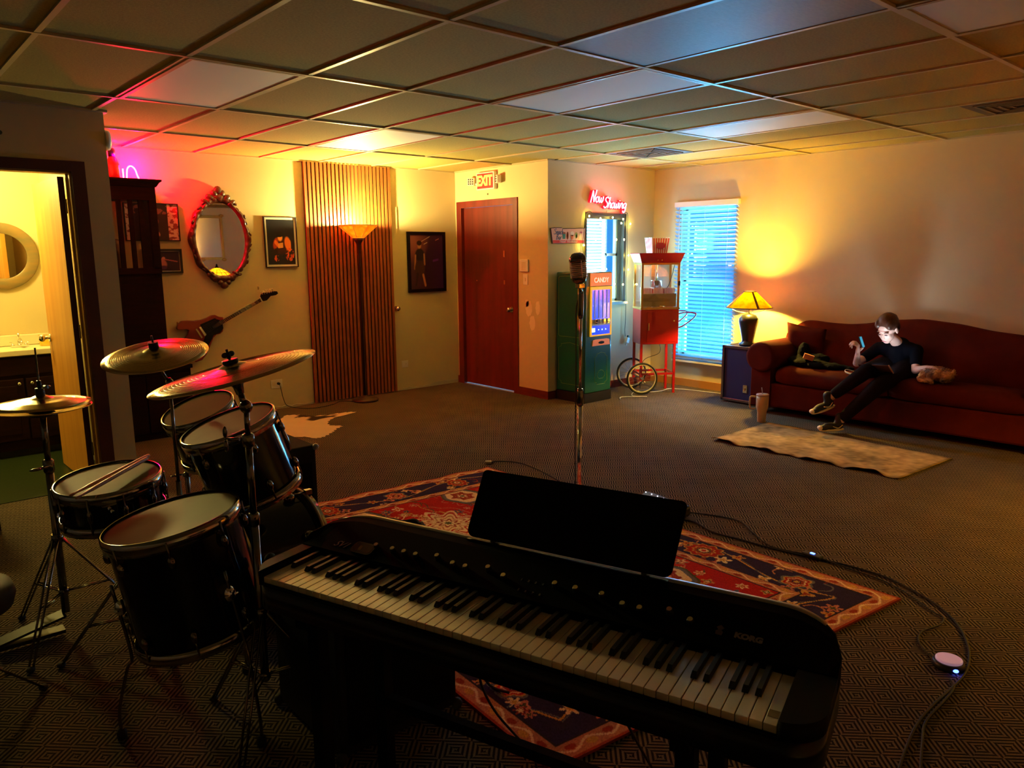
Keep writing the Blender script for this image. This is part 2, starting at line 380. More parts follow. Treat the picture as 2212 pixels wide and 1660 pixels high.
# ---- ceiling light panels, blank panel, vents
def ceil_panel(i, j, label, nm='ceiling_light', j2=None, m='panel', cat='ceiling light', drop=.0):
    x0, x1 = gx+i*CW+.012, gx+(i+1)*CW-.012; y0, y1 = gy+j*CL+.012, gy+(j+1)*CL-.012
    if j2 is not None: y0, y1 = gy+j2*CL+.012, gy+(j2+.5)*CL-.012
    t = thing(nm, ((x0+x1)/2, (y0+y1)/2, H), label, cat, 'unlit ceiling light panels' if nm == 'ceiling_light' else None)
    b = MB(); w_ = .022
    for a, c in (((x0, y0), (x1, y0+w_)), ((x0, y1-w_), (x1, y1)), ((x0, y0+w_), (x0+w_, y1-w_)), ((x1-w_, y0+w_), (x1, y1-w_))): b.mm((a[0], a[1], H-.001), (c[0], c[1], H+.0115))
    b.build('frame', 'grid', t)
    MB().mm((x0+w_, y0+w_, H+.004), (x1-w_, y1-w_, H+.0115)).build('diffuser', m, t)
    return t
ceil_panel(1, 0, 'unlit light panel nearest the bathroom door, left of the room')
ceil_panel(4, 1, 'unlit light panel in the ceiling right in front of the wood slat panel')
ceil_panel(4, -1, 'unlit light panel in the middle of the ceiling, left of the bluish one')
ceil_panel(7, -1, 'long unlit light panel near the wall above the window blind')
ceil_panel(4, -3, 'unlit light panel cut off by the top right corner of the photo')
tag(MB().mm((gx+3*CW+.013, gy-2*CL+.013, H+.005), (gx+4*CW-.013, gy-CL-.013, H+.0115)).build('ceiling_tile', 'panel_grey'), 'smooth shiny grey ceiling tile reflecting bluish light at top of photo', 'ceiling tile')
for (i, j2, lab) in ((8, .5, 'square dark ceiling air vent near the snack corner'), (8, -2, 'square brown ceiling air vent above the sofa wall at right edge')):
    x0, x1 = gx+i*CW+.014, gx+(i+1)*CW-.014; y0, y1 = gy+j2*CL+.014, gy+(j2+.5)*CL-.014; cx, cy = (x0+x1)/2, (y0+y1)/2
    t = thing('ceiling_vent', (cx, cy, H), lab, 'vent', 'ceiling air vents')
    MB().mm((x0, y0, H+.006), (x1, y1, H+.0115)).build('backing', mat('vent_face', (.09, .07, .045), .6), t)
    b = MB()
    for k in range(1, 5):
        a = k/5*.27; c = a-.02
        for s in (-1, 1): b.mm((cx-a, cy+s*a-.009, H-.003), (cx+a, cy+s*a+.009, H+.006)); b.mm((cx+s*a-.009, cy-a, H-.003), (cx+s*a+.009, cy+a, H+.006))
    b.build('louver', mat('vent_louver', (.14, .11, .07), .5), t)

# ---- exit door (door_1)
b = MB(); b.mm((XD+.03, DY0+.006, .012), (XD+.07, DY1-.006, DZ-.012)); d1 = struct(b, 'door_1', 'door')
b = MB()
b.mm((XD-.014, DY0-.06, 0), (XD+.01, DY0+.012, DZ+.06)); b.mm((XD-.014, DY1-.012, 0), (XD+.01, DY1+.075, DZ+.06)); b.mm((XD-.014, DY0+.012, DZ-.012), (XD+.01, DY1-.012, DZ+.06)); b.mm((XD+.01, DY0, 0), (XD+.03, DY0+.012, DZ)); b.mm((XD+.01, DY1-.012, 0), (XD+.03, DY1, DZ))
b.build('door_frame', 'door', d1)
kb_ = MB(); kb_.cyl((XD+.03, 6.30, .925), (XD+.022, 6.30, .925), .032, seg=20); kb_.cyl((XD+.022, 6.30, .925), (XD-.005, 6.30, .925), .012); kb_.ell((XD-.02, 6.30, .925), (.022, .028, .028)); kb_.build('door_knob', 'nickel', d1)
b = MB()
for y in (6.42,): b.mm((XD+.026, y-.012, 1.50), (XD+.03, y+.012, 1.57)); b.mm((XD+.026, y-.01, 1.20), (XD+.03, y+.01, 1.245))
b.mm((XD+.026, 6.90, 1.225), (XD+.03, 6.915, 1.24)); b.build('wear_mark', mat('bare_wood', (.45, .14, .05), .6), d1)
struct(MB().mm((XD+.001, DY0-.001, -.02), (XD+.5, DY1, .0005)), 'floor_outside', mat('outside_floor', (.5, .5, .5), .8))
light('daylight_under_door', 'AREA', (XD+.35, 6.65, .5), 3, (.35, .75, 1), (.25, .8), (0, 0, 0))
# ---- flush painted door behind the slat panel (door_2), knob beside the panel
b = MB(); b.mm((3.80, YP-.012, .012), (4.70, YP-.0005, 2.05)); d2 = struct(b, 'door_2', 'wall')
b = MB(); b.cyl((4.645, YP-.012, .94), (4.645, YP-.022, .94), .03, seg=20); b.cyl((4.645, YP-.022, .94), (4.645, YP-.045, .94), .011); b.ell((4.645, YP-.06, .94), (.027, .022, .027)); b.build('door_knob', 'nickel', d2)
# ---- bathroom door (door_3), standing open into the bathroom
b = MB()
b.mm((BX1-.002, YB-.018, 0), (BX1+.078, YB, BZ+.062)); b.mm((BX0-.078, YB-.018, 0), (BX0+.002, YB, BZ+.062)); b.mm((BX0+.002, YB-.018, BZ-.002), (BX1-.002, YB, BZ+.062))
fr3 = struct(b, 'trim_3', 'darktrim')
b = MB(); b.mm((BX1-.014, YB, 0), (BX1, YB+.10, BZ)); b.mm((BX1-.026, YB+.045, 0), (BX1-.014, YB+.058, BZ-.014)); b.mm((BX0, YB, 0), (BX0+.014, YB+.10, BZ)); b.mm((BX0, YB, BZ-.014), (BX1, YB+.10, BZ)); struct(b, 'trim_4', mat('jamb_oak', (.45, .27, .07), .45))
ang = math.radians(91)
Td = RZ((BX1-.03, YB+.085, .012), ang)
b = MB(Td); b.mm((0, .0, 0), (.76, .035, 2.045)); d3 = struct(b, 'door_3', 'oak')
b = MB(Td); b.mm((-.001, -.001, 0), (.0, .036, 2.045)); b.build('door_edge', 'darktrim', d3)
b = MB(Td)
for s, y0 in ((1, .035), (-1, 0)): b.cyl((.70, y0, .96), (.70, y0+s*.012, .96), .03); b.cyl((.70, y0+s*.012, .96), (.70, y0+s*.035, .96), .011); b.ell((.70, y0+s*.055, .96), (.027, .024, .027))
b.build('door_knob', 'chrome', d3)
for z in (.25, 1.05, 1.86):
    MB(Td).mm((-.012, -.004, z-.045), (.01, .008, z+.045)).build('hinge', 'dchrome', d3)

# ---- window_1: right wall with the long white blind
b = MB(); t_ = .03
b.mm((XS+.08, BY0, BZ0), (XS+.12, BY0+t_, BZ1)); b.mm((XS+.08, BY1-t_, BZ0), (XS+.12, BY1, BZ1)); b.mm((XS+.08, BY0, BZ0), (XS+.12, BY1, BZ0+t_)); b.mm((XS+.08, BY0, BZ1-t_), (XS+.12, BY1, BZ1)); b.mm((XS+.08, BY0, 1.18), (XS+.12, BY1, 1.22))
w1 = struct(b, 'window_1', 'white')
MB().mm((XS+.098, BY0+t_, BZ0+t_), (XS+.102, BY1-t_, BZ1-t_)).build('pane', 'glass', w1)
MT['blind'] = trans_mat('blind_slat', (.58, .64, .80), (.25, .75, 1.0), .45)
t = thing('window_blind', (XS-.03, 4.95, .28), 'long white slatted blind glowing blue on the right wall', 'blind')
b = MB(); b.mm((XS-.055, 4.545, 2.035), (XS-.008, 5.36, 2.088)); b.build('headrail', 'white', t)
b = MB(); n = 40
for k in range(n):
    z = 2.02-k*(1.70/(n-1)); T = Matrix.Translation((XS-.032, 4.953, z)) @ Matrix.Rotation(math.radians(34), 4, 'Y')
    b.box((0, 0, 0), (.048, .80, .0028), T)
b.build('slat', 'blind', t)
MB().mm((XS-.05, 4.553, .285), (XS-.012, 5.352, .305)).build('bottom_rail', 'white', t)
for y in (4.66, 4.95, 5.25): b = MB(); b.cyl((XS-.058, y, .30), (XS-.058, y, 2.04), .0014, seg=6); b.build('ladder_cord', 'white', t)
b = MB(); b.cyl((XS-.07, 5.28, 2.03), (XS-.075, 5.27, .95), .004, seg=8); b.build('tilt_wand', 'white', t)

# ---- window_2: recessed window in the snack wall
b = MB(); t_ = .028; y0, y1 = YS+.09, YS+.135
b.mm((WX0, y0, WZ0), (WX0+t_, y1, WZ1)); b.mm((WX1-t_, y0, WZ0), (WX1, y1, WZ1)); b.mm((WX0, y0, WZ0), (WX1, y1, WZ0+t_)); b.mm((WX0, y0, WZ1-t_), (WX1, y1, WZ1)); b.mm((WX0, y0, 1.50), (WX1, y1, 1.53)); b.mm((6.50, y0, WZ0), (6.53, y1, WZ1))
w2 = struct(b, 'window_2', mat('blue_white_frame', (.55, .75, .85), .5))
MB().mm((WX0+t_, YS+.11, WZ0+t_), (WX1-t_, YS+.114, WZ1-t_)).build('pane', 'glass', w2)
b = MB(); f = .035
b.mm((WX0-.004, YS-.012, WZ1-.035), (WX1+.03, YS+.002, WZ1+.03)); b.mm((WX1-.012, YS-.012, WZ0-.02), (WX1+.03, YS+.002, WZ1-.035)); b.mm((WX0-.012, YS-.012, WZ0-.02), (WX0+.012, YS+.002, WZ1-.035))
b.build('window_casing', mat('dark_casing', (.045, .035, .015), .5), w2)
MB().mm((WX1-.006, YS+.003, WZ0), (WX1-.0005, YS+.088, WZ1)).build('window_reveal', mat('dark_reveal', (.05, .035, .012), .7), w2)
b = MB(); b.mm((WX0-.02, YS-.05, WZ0-.03), (WX1+.035, YS+.09, WZ0-.001)); b.build('window_sill', mat('sill', (.10, .07, .05), .4), w2)
MT['blind2'] = trans_mat('inner_blind', (.55, .78, .95), (.75, .92, 1.0), .75)
t = thing('window_blind', (6.30, YS+.07, WZ0), 'small bright blind inside the recessed window with fairy lights', 'blind')
b = MB(); n = 26
for k in range(n):
    z = WZ1-.04-k*(.86/(n-1)); T = Matrix.Translation((6.285, YS+.068, z)) @ Matrix.Rotation(math.radians(48), 4, 'X'); b.box((0, 0, 0), (.39, .034, .0022), T)
b.build('slat', 'blind2', t)
MB().mm((WX0+.002, YS+.05, WZ1-.03), (6.49, YS+.085, WZ1-.003)).build('headrail', 'white', t)
MB().mm((6.09, YS+.055, WZ0+.004), (6.48, YS+.08, WZ0+.018)).build('bottom_rail', 'white', t)

# ---- wall fittings
t = thing('exit_sign', (XD, 6.64, 2.24), 'lit red EXIT sign with two emergency lamps above the door', 'exit sign')
MB().mm((XD-.045, 6.49, 2.235), (XD-.0005, 6.80, 2.425)).build('housing', 'white', t, .006)
MB().mm((XD-.049, 6.51, 2.25), (XD-.046, 6.78, 2.41)).build('panel', mat('exit_panel', (.35, .01, .01), .5, emis=(1, .02, .01), estr=.6), t)
text_mesh(MB(), 'EXIT', TX(XD-.0525, 6.645, 2.328), .150, .004, .006, xs=.84).build('lettering', mat('exit_red', (.3, .02, .0), .5, emis=(1.0, .26, .03), estr=2.6), t)
lens_m = mat('dark_lens', (.03, .03, .05), .2)
for y, a in ((6.885, .5), (6.42, -.5)):
    T = Matrix.Translation((XD-.045, y, 2.335)) @ Matrix.Rotation(a, 4, 'Z'); b = MB(T); b.box((0, 0, 0), (.05, .085, .085)); h = b.build('emergency_lamp', 'white', t, .008)
    b = MB()
    for i in range(3):
        for k in range(3): b.box((-.027, -.024+.024*i, -.024+.024*k), (.004, .014, .016), T)
    b.build('lens', lens_m, h)
for y0_, y1_ in ((6.80, 6.86), (6.45, 6.49)): MB().mm((XD-.03, y0_, 2.30), (XD-.02, y1_, 2.315)).build('bracket', 'white', t)
light('exit_glow', 'POINT', (XD-.09, 6.64, 2.42), .5, (1, .03, .01), .03)
b = MB(); b.cyl((XD-.0005, 6.65, 2.19), (XD-.006, 6.65, 2.19), .010, seg=14); tag(b.build('wall_plug', 'dchrome'), 'tiny dark round plug between exit sign and door frame', 'plug')
t = thing('alarm_keypad', (XD, 6.05, 1.35), 'white alarm keypad on the wall right of the door', 'keypad')
MB().mm((XD-.022, 5.985, 1.345), (XD-.0005, 6.115, 1.475)).build('body', 'white', t, .006)
b = MB()
for i in range(4):
    for k in range(3): b.mm((XD-.0245, 6.065-.024*k, 1.365+.022*i), (XD-.0215, 6.083-.024*k, 1.379+.022*i))
b.build('key', 'cream', t)
t = thing('light_switch', (XD, 6.04, 1.21), 'white single light switch below the alarm keypad', 'switch')
MB().mm((XD-.006, 6.00, 1.205), (XD-.0005, 6.075, 1.32)).build('plate', 'white', t, .002)
MB().mm((XD-.012, 6.03, 1.245), (XD-.006, 6.047, 1.28)).build('toggle', 'cream', t, .002)
# pale repair patches on the wall below the switch
b = MB()
for (y, z, a, c) in ((5.99, .955, .05, .085), (5.85, .965, .035, .075), (5.935, .80, .045, .08), (6.02, 1.01, .03, .04)):
    pts = [(a*math.cos(q*PI/9)*(1+.12*math.sin(3*q)), c*math.sin(q*PI/9)*(1+.1*math.cos(2*q))) for q in range(18)]; b.prism(pts, .0008, TX(XD-.0002, y, z))
struct(b, 'trim_5', mat('wall_patch', (.86, .74, .52), .7))
t = thing('wall_outlet', (3.2, YP, .26), 'white wall outlet with a black plug in it', 'outlet')
MB().mm((3.14, YP-.006, .215), (3.262, YP-.0005, .302)).build('plate', 'white', t, .002)
b = MB(); b.cyl((3.215, YP-.006, .262), (3.215, YP-.032, .262), .013); b.build('plug', 'rubber', t)
MB().mm((3.155, YP-.009, .24), (3.185, YP-.006, .28)).build('socket', 'cream', t)
t = thing('wall_plate', (4.73, YP, .30), 'blank white wall plate low beside the slat panel', 'wall plate')
MB().mm((4.668, YP-.006, .262), (4.79, YP-.0005, .34)).build('plate', 'white', t, .002)
for x in (4.70, 4.76): b = MB(); b.cyl((x, YP-.006, .301), (x, YP-.008, .301), .003, seg=8); b.build('screw', 'nickel', t)
t = thing('wall_alarm', (XB, 5.62, 2.30), 'round white wall alarm high beside the bathroom corner', 'alarm')
b = MB(); b.cyl((XB+.0005, 5.62, 2.30), (XB+.035, 5.62, 2.30), .07, .06, 24); b.build('body', 'white', t)
b = MB(); b.cyl((XB+.035, 5.62, 2.30), (XB+.038, 5.62, 2.30), .03, .028, 20); b.build('grille', 'cream', t)
b = MB(); b.cyl((.83, YB-.0005, 2.29), (.83, YB-.005, 2.29), .013, seg=14); tag(b.build('wall_mark', mat('greenish', (.06, .09, .05), .8)), 'small dark green dot on the wall above the bathroom door', 'mark')
# ------------------------------------------------------------------ bathroom
t = thing('bathroom_vanity', (.7, 7.05, 0), 'dark vanity with cream sink top in the lit bathroom', 'vanity')
MB().mm((-.35, 6.88, .06), (1.29, YP-.002, .80)).build('body', 'espresso', t)
b = MB(); b.mm((-.37, 6.84, .80), (1.305, YP-.002, .845)); b.mm((-.37, YP-.03, .845), (1.305, YP-.002, .93)); b.build('sink_top', 'cream', t, .006)
MB().mm((-.33, 6.93, 0.005), (1.29, 7.2, .06)).build('toe_kick', 'black', t)
for (x0, x1) in ((.70, .985), (1.0, 1.275), (.38, .68)):
    b = MB(); b.mm((x0, 6.862, .14), (x1, 6.88, .62)); b.mm((x0+.05, 6.857, .19), (x1-.05, 6.862, .57)); d = b.build('cabinet_door', 'espresso', t, .003)
    kx = {.70: x1-.035, 1.0: x0+.035, .38: x1-.035}[x0]
    b = MB(); b.cyl((kx, 6.862, .585), (kx, 6.845, .585), .006); b.ell((kx, 6.838, .585), (.014, .011, .014)); b.build('knob', 'nickel', d)
for (x0, x1) in ((.70, 1.275), (.05, .68)):
    b = MB(); b.mm((x0, 6.862, .65), (x1, 6.88, .78)); b.build('drawer_front', 'espresso', t, .003)
t = thing('faucet', (1.02, 7.10, .845), 'chrome faucet with two handles on the sink top', 'faucet')
b = MB(); b.mm((.96, 7.08, .845), (1.08, 7.125, .858)); b.cyl((1.02, 7.10, .858), (1.02, 7.095, .90), .015, .012); b.tube(smooth_path([(1.02, 7.10, .89), (1.02, 7.07, .915), (1.02, 7.0, .90), (1.02, 6.985, .885)], 5), .010); b.build('spout', 'chrome', t)
for x in (.975, 1.065):
    b = MB(); b.cyl((x, 7.10, .858), (x, 7.10, .872), .013); b.cyl((x, 7.10, .872), (x+(.02 if x > 1 else -.02), 7.09, .885), .006); b.build('handle', 'chrome', t)
b = MB(); b.cyl((1.02, 7.10, .90), (1.02, 7.10, .955), .007, .010, 12); b.build('lift_rod', 'chrome', t)
t = thing('candle', (1.2, 7.06, .845), 'squat yellow jar candle on the sink top', 'candle')
b = MB(); b.lathe([(.044, .0), (.046, .005), (.046, .075)], TR((1.20, 7.06, .845)), 28); b.build('wax', mat('yellow_wax', (.95, .55, .02), .5, emis=(.95, .5, .02), estr=.0), t)
b = MB(); b.lathe([(.050, 0), (.052, .004), (.052, .088), (.050, .088), (.048, .078)], TR((1.20, 7.06, .8455)), 28, caps=False); b.build('jar', glass_mat('jar_glass', (1, .95, .8), .1), t)
t = thing('added_bar_light', (.62, YP, 2.05), 'added bar lamp housing, out of view on the bathroom wall', 'wall light')  # unseen fixture, added to go with the beam on the left keys
MB().mm((.36, YP-.10, 2.01), (.88, YP-.001, 2.10)).build('housing', 'white', t, .01)
t = thing('round_mirror', (.985, YP, 1.56), 'round mirror with banded wood frame in the bathroom', 'mirror')
T = TY(.985, YP-.002, 1.56)
b = MB(T); b.lathe([(.178, .022), (.182, .026), (.255, .026), (.262, .02), (.262, 0), (.178, 0)], None, 64, caps=False)
b.build('frame', mat('banded_wood', (.30, .18, .055), .3, noise=(5, (.20, .16, .07), (1, 1, 4))), t)
b = MB(T); b.lathe([(.18, .014), (.18, .016)], None, 64); b.build('glass', 'mirror', t)
# ------------------------------------------------------------------ back wall things
t = thing('slat_panel', (4.1, YP, 0), 'tall panel of vertical wood slats behind the floor lamp', 'wall panel')
MB().mm((3.60, YP-.022, .01), (4.612, YP-.013, H-.004)).build('felt_backing', 'slatback', t)
b = MB(); n = 23
for k in range(n):
    x = 3.603+k*(1.007-.028)/(n-1); b.mm((x, YP-.042, .008), (x+.028, YP-.0225, H-.004))
b.build('slat', 'slat', t)

# ---- painted prints (each one flat sheet in a frame)
def print_grid(w_, h_, fn, step=.004):
    nu, nv = max(int(w_/step), 8), max(int(h_/step), 8); u, v = np.meshgrid(np.linspace(0, 1, nu), np.linspace(0, 1, nv)); c = fn(u, v, w_/h_); return nu, nv, u, v, c
def blob(c, u, v, cx, cy, rx, ry, col, a=0.0, soft=.08):
    x = (u-cx); y = (v-cy); ca, sa = math.cos(a), math.sin(a); X = (x*ca+y*sa)/rx; Y = (-x*sa+y*ca)/ry; d = np.sqrt(X*X+Y*Y)
    m = np.clip((1-d)/soft+.5, 0, 1)[..., None]; return c*(1-m)+np.array(col)*m
def seg(c, u, v, p, q, r, col, soft=.012):
    px, py = p; qx, qy = q; dx, dy = qx-px, qy-py; t_ = np.clip(((u-px)*dx+(v-py)*dy)/(dx*dx+dy*dy+1e-9), 0, 1)
    d = np.hypot(u-px-t_*dx, v-py-t_*dy); m = np.clip((r-d)/soft+.5, 0, 1)[..., None]; return c*(1-m)+np.array(col)*m
def noise2(u, v, s, seed=0):
    rs = np.random.RandomState(seed); g = rs.uniform(-1, 1, (64, 64)); o = np.zeros_like(u); am = 1.0
    for k in range(4):
        a, b_ = u*s+k*7.3, v*s+k*3.1; i0, j0 = np.floor(a).astype(int), np.floor(b_).astype(int); fa, fb = a-i0, b_-j0; fa = fa*fa*(3-2*fa); fb = fb*fb*(3-2*fb)
        q = lambda i, j: g[(i0+i) % 64, (j0+j) % 64]
        o += am*((q(0, 0)*(1-fa)+q(1, 0)*fa)*(1-fb)+(q(0, 1)*(1-fa)+q(1, 1)*fa)*fb); am *= .5; s = s*2.1
    return o*.8
def framed(name, x0, x1, z0, z1, fw, fm, fn, label, mat_w=0.0, mat_m='white', cat='picture'):
    cx, cz = (x0+x1)/2, (z0+z1)/2; t = thing(name, (cx, YP, cz), label, cat)
    b = MB(); y0, y1 = YP-.024, YP-.001
    b.mm((x0, y0, z0), (x0+fw, y1, z1)); b.mm((x1-fw, y0, z0), (x1, y1, z1)); b.mm((x0+fw, y0, z0), (x1-fw, y1, z0+fw)); b.mm((x0+fw, y0, z1-fw), (x1-fw, y1, z1)); b.build('frame', fm, t)
    x0 += fw; x1 -= fw; z0 += fw; z1 -= fw
    if mat_w: MB().mm((x0, YP-.012, z0), (x1, YP-.002, z1)).build('mount', mat_m, t); x0 += mat_w; x1 -= mat_w; z0 += mat_w; z1 -= mat_w
    nu, nv, u, v, c = print_grid(x1-x0, z1-z0, fn)
    P = np.stack([x0+u*(x1-x0), np.full_like(u, YP-.0135), z0+v*(z1-z0)], -1); color_grid('print', P, c, 'print', t, flip=False)
    return t
MT['print'] = vcol_mat('printed_paper', .35, spec=.5)
def p_white(u, v, ar):      # kneeling figure in a dark hat, lit orange
    c = np.ones(u.shape+(3,))*np.array([.012, .012, .020]); c += np.clip(noise2(u, v, 1.5, 3), 0, 1)[..., None]*np.array([.012, .012, .05])
    O = (.85, .26, .03); Y = (.95, .55, .12); Rr = (.45, .05, .01)
    c = blob(c, u, v, .50, .40, .30, .17, (.05, .01, .008), soft=.3)
    c = blob(c, u, v, .30, .47, .08, .13, Rr, -.5, .4); c = blob(c, u, v, .74, .47, .11, .15, O, .3, .3)
    c = seg(c, u, v, (.80, .50), (.80, .34), .055, O); c = seg(c, u, v, (.30, .50), (.40, .42), .045, O)
    c = blob(c, u, v, .47, .60, .085, .075, Y, 0, .4); c = blob(c, u, v, .47, .655, .14, .045, (.01, .008, .008), .1, .3); c = blob(c, u, v, .48, .69, .09, .05, (.01, .008, .008), 0, .3)
    for k in range(4): c = seg(c, u, v, (.40, .46-.028*k), (.56, .475-.028*k), .011, Y)
    c = seg(c, u, v, (.30, .30), (.24, .10), .06, (.02, .008, .01))
    m = (noise2(u, v, 24, 5) > .1) & (np.hypot((u-.80)/.16, (v-.22)/.15) < 1); c[m] = (.75, .12, .03)
    m = (noise2(u, v, 24, 8) > .1) & (np.hypot((u-.32)/.10, (v-.14)/.07) < 1); c[m] = (.6, .10, .03)
    return c
def p_boy(u, v, ar):        # standing figure in dark tee and skirt-like shorts, purple ground
    c = np.zeros(u.shape+(3,)); c[...] = (.030, .008, .040); c += np.clip(1-np.hypot((u-.1)/.5, (v-.95)/.5), 0, 1)[..., None]*np.array([.30, .09, .05]); c += np.clip((.5-u), 0, 1)[..., None]*np.array([.10, .035, .025])
    c += np.clip(u-.55, 0, 1)[..., None]*np.array([.02, .0, .10])
    S = (.42, .20, .10)
    c = blob(c, u, v, .28, .80, .055, .05, S); c = blob(c, u, v, .28, .85, .075, .045, (.02, .008, .008)); c = seg(c, u, v, (.28, .74), (.28, .77), .03, S)
    c = blob(c, u, v, .29, .63, .14, .12, (.012, .008, .016), 0, .2); c = seg(c, u, v, (.16, .62), (.13, .38), .022, S); c = seg(c, u, v, (.42, .64), (.43, .46), .022, S)
    c = blob(c, u, v, .28, .37, .15, .16, (.055, .022, .02), 0, .2); c = seg(c, u, v, (.21, .28), (.16, .08), .028, (.03, .012, .012)); c = seg(c, u, v, (.38, .26), (.44, .07), .028, S)
    c = seg(c, u, v, (.35, .88), (.60, .97), .004, (.9, .7, .6)); c = seg(c, u, v, (.42, .83), (.52, .86), .004, (.9, .8, .7)); c = seg(c, u, v, (.78, .90), (.88, .93), .004, (.8, .4, .3)); c = seg(c, u, v, (.70, .52), (.84, .54), .02, (.12, .02, .3))
    return c
def p_band(u, v, ar):       # poster with mottled margins and a dark picture
    c = np.zeros(u.shape+(3,)); c[...] = (.80, .55, .50); m = noise2(u, v, 16, 2) > .12; c[m] = (.30, .05, .05)
    d = (u > .16) & (u < .80); c[d] = (.035, .008, .010)
    e = d & (v > .72); c[e & (noise2(u, v, 12, 9) > .25)] = (.25, .07, .06)
    c = blob(c, u, v, .52, .52, .10, .10, (.30, .06, .03), 0, .3); c = blob(c, u, v, .50, .36, .06, .10, (.45, .12, .10), 0, .5); c = blob(c, u, v, .36, .55, .05, .07, (.35, .05, .04), 0, .4); c = blob(c, u, v, .60, .18, .03, .07, (.5, .2, .2), .3, .4)
    return c
def p_bird(u, v, ar):       # dark picture with a pale spread figure
    c = np.zeros(u.shape+(3,)); c[...] = (.025, .005, .030)
    c = seg(c, u, v, (.25, .50), (.50, .62), .03, (.65, .25, .25)); c = seg(c, u, v, (.50, .62), (.92, .48), .025, (.55, .14, .18)); c = blob(c, u, v, .52, .66, .05, .07, (.6, .25, .25), 0, .4)
    c = blob(c, u, v, .50, .42, .10, .22, (.50, .18, .22), .25, .4); c = blob(c, u, v, .52, .18, .09, .10, (.10, .02, .12), 0, .4); c = seg(c, u, v, (.10, .82), (.34, .84), .012, (.5, .2, .08))
    return c
framed('framed_picture', 3.165, 3.505, 1.425, 1.918, .008, 'black', p_white, 'white-bordered picture of a crouching figure lit orange, left of slat panel', .020)
framed('framed_picture', 4.823, 5.348, 1.110, 1.790, .035, 'gloss', p_boy, 'wide black frame with purple portrait, between slat panel and door')
framed('framed_poster', 1.915, 2.372, 1.680, 2.010, .008, 'black', p_band, 'red-lit poster with mottled margins behind the dark cabinet top', cat='poster')
framed('framed_picture', 2.04, 2.372, 1.392, 1.610, .018, 'black', p_bird, 'small dark picture with a pale winged shape, lowest on wall beside cabinet', .006, mat_m='white')

# ---- ornate oval mirror
t = thing('oval_mirror', (2.735, YP, 1.70), 'ornate oval mirror in a carved dark red wood frame', 'mirror')
T = TY(2.738, YP-.012, 1.695)
b = MB(T); N = 96; rings = []
prof = [(0.0, 0.0), (.10, .018), (.30, .032), (.55, .036), (.80, .026), (1.0, 0.0)]
for k in range(N):
    th = 2*PI*k/N; s = 1+.035*math.cos(10*th)+.02*math.cos(4*th)
    ai, bi = .226, .335; ao, bo = .283*s, .395*s
    rings.append([(math.cos(th)*(ai+(ao-ai)*q), math.sin(th)*(bi+(bo-bi)*q), z+.006*math.sin(30*th)*q*(1-q)*4) for q, z in prof]+[(math.cos(th)*ao, math.sin(th)*bo, -.010), (math.cos(th)*ai, math.sin(th)*bi, -.010)])
rings.append(rings[0]); b.loft(rings, True, False)
b.build('frame', 'mahog', t)
b = MB(T)
for k in range(44):
    th = 2*PI*k/44; a = .268+.012*math.sin(k*2.1); c = .378+.014*math.cos(k*1.7); p = (a*math.cos(th), c*math.sin(th), .022); Tt = Matrix.Translation(p) @ Matrix.Rotation(th+.5*math.sin(k), 4, 'Z')
    b.ell((0, 0, 0), (.010+.004*(k % 3), .026, .010), Tt, 8, 6)
for sgn, zc in ((1, .425), (-1, -.405)):      # crest and foot carving
    for (dx, dy, r1, r2, a) in ((0, .02, .040, .045, 0), (-.035, -.005, .030, .036, .5), (.035, -.005, .030, .036, -.5), (-.075, -.045, .030, .045, .95), (.075, -.045, .030, .045, -.95), (-.12, -.085, .022, .045, 1.0), (.12, -.085, .022, .045, -1.0), (0, -.04, .06, .04, 0)):
        b.ell((0, 0, 0), (r1, r2*(.8 if sgn < 0 else 1), .024), Matrix.Translation((dx, zc+sgn*dy, .014)) @ Matrix.Rotation(a*sgn, 4, 'Z'), 12, 8)
b.build('carving', 'mahog', t)
b = MB(T); b.prism([(.232*math.cos(2*PI*k/64), .342*math.sin(2*PI*k/64)) for k in range(64)], .006); b.build('glass', 'mirror', t)

# ---- electric guitar hanging on the wall
GP = lambda x, y, yy=YP-.05: at(300+x/4.368, 380+y/4.368, 'y', yy)
t = thing('electric_guitar', (2.6, YP, .8), 'red electric guitar hung slantwise under the oval mirror', 'guitar')
def gpoly(pts, y0, y1, mb):
    P = [GP(*p) for p in pts]; mb.prism([(p.x, p.z) for p in P], y1-y0, TR((0, y1, 0), z=(0, -1, 0), x=(1, 0, 0))); return mb
body = [(360, 1440), (372, 1405), (405, 1372), (460, 1368), (530, 1370), (600, 1358), (650, 1340), (690, 1318), (722, 1314), (760, 1330), (800, 1336), (798, 1370), (775, 1395), (800, 1430), (795, 1470), (770, 1492), (735, 1500), (705, 1530), (690, 1570), (670, 1625), (640, 1690), (600, 1740), (540, 1760), (480, 1740), (430, 1690), (405, 1630), (415, 1580), (440, 1535), (470, 1490), (476, 1462), (450, 1452), (400, 1456), (372, 1456)]
gpoly(body, YP-.048, YP-.008, MB()).build('body', mat('guitar_red', (.22, .012, .006), .3, coat=.5), t, .005)
gpoly([(578, 1405), (715, 1345), (760, 1362), (790, 1400), (796, 1440), (770, 1480), (705, 1506), (680, 1560), (650, 1610), (600, 1590), (628, 1510), (600, 1450)], YP-.051, YP-.048, MB()).build('pickguard', 'gloss', t)
gpoly([(742, 1385), (1140, 1158), (1160, 1183), (770, 1408), (700, 1440), (690, 1420)], YP-.062, YP-.0515, MB()).build('neck', mat('fretboard', (.03, .012, .010), .5), t)
b = MB()
for k in range(20):
    f = 1-(2**(-k/12))
    f = f*1.45
    x = 1140-(1140-742)*f; y = 1158+(1385-1158)*f; gpoly([(x, y), (x+3, y-1.5), (x+25, y+22.5), (x+22, y+24)], YP-.0635, YP-.062, b)
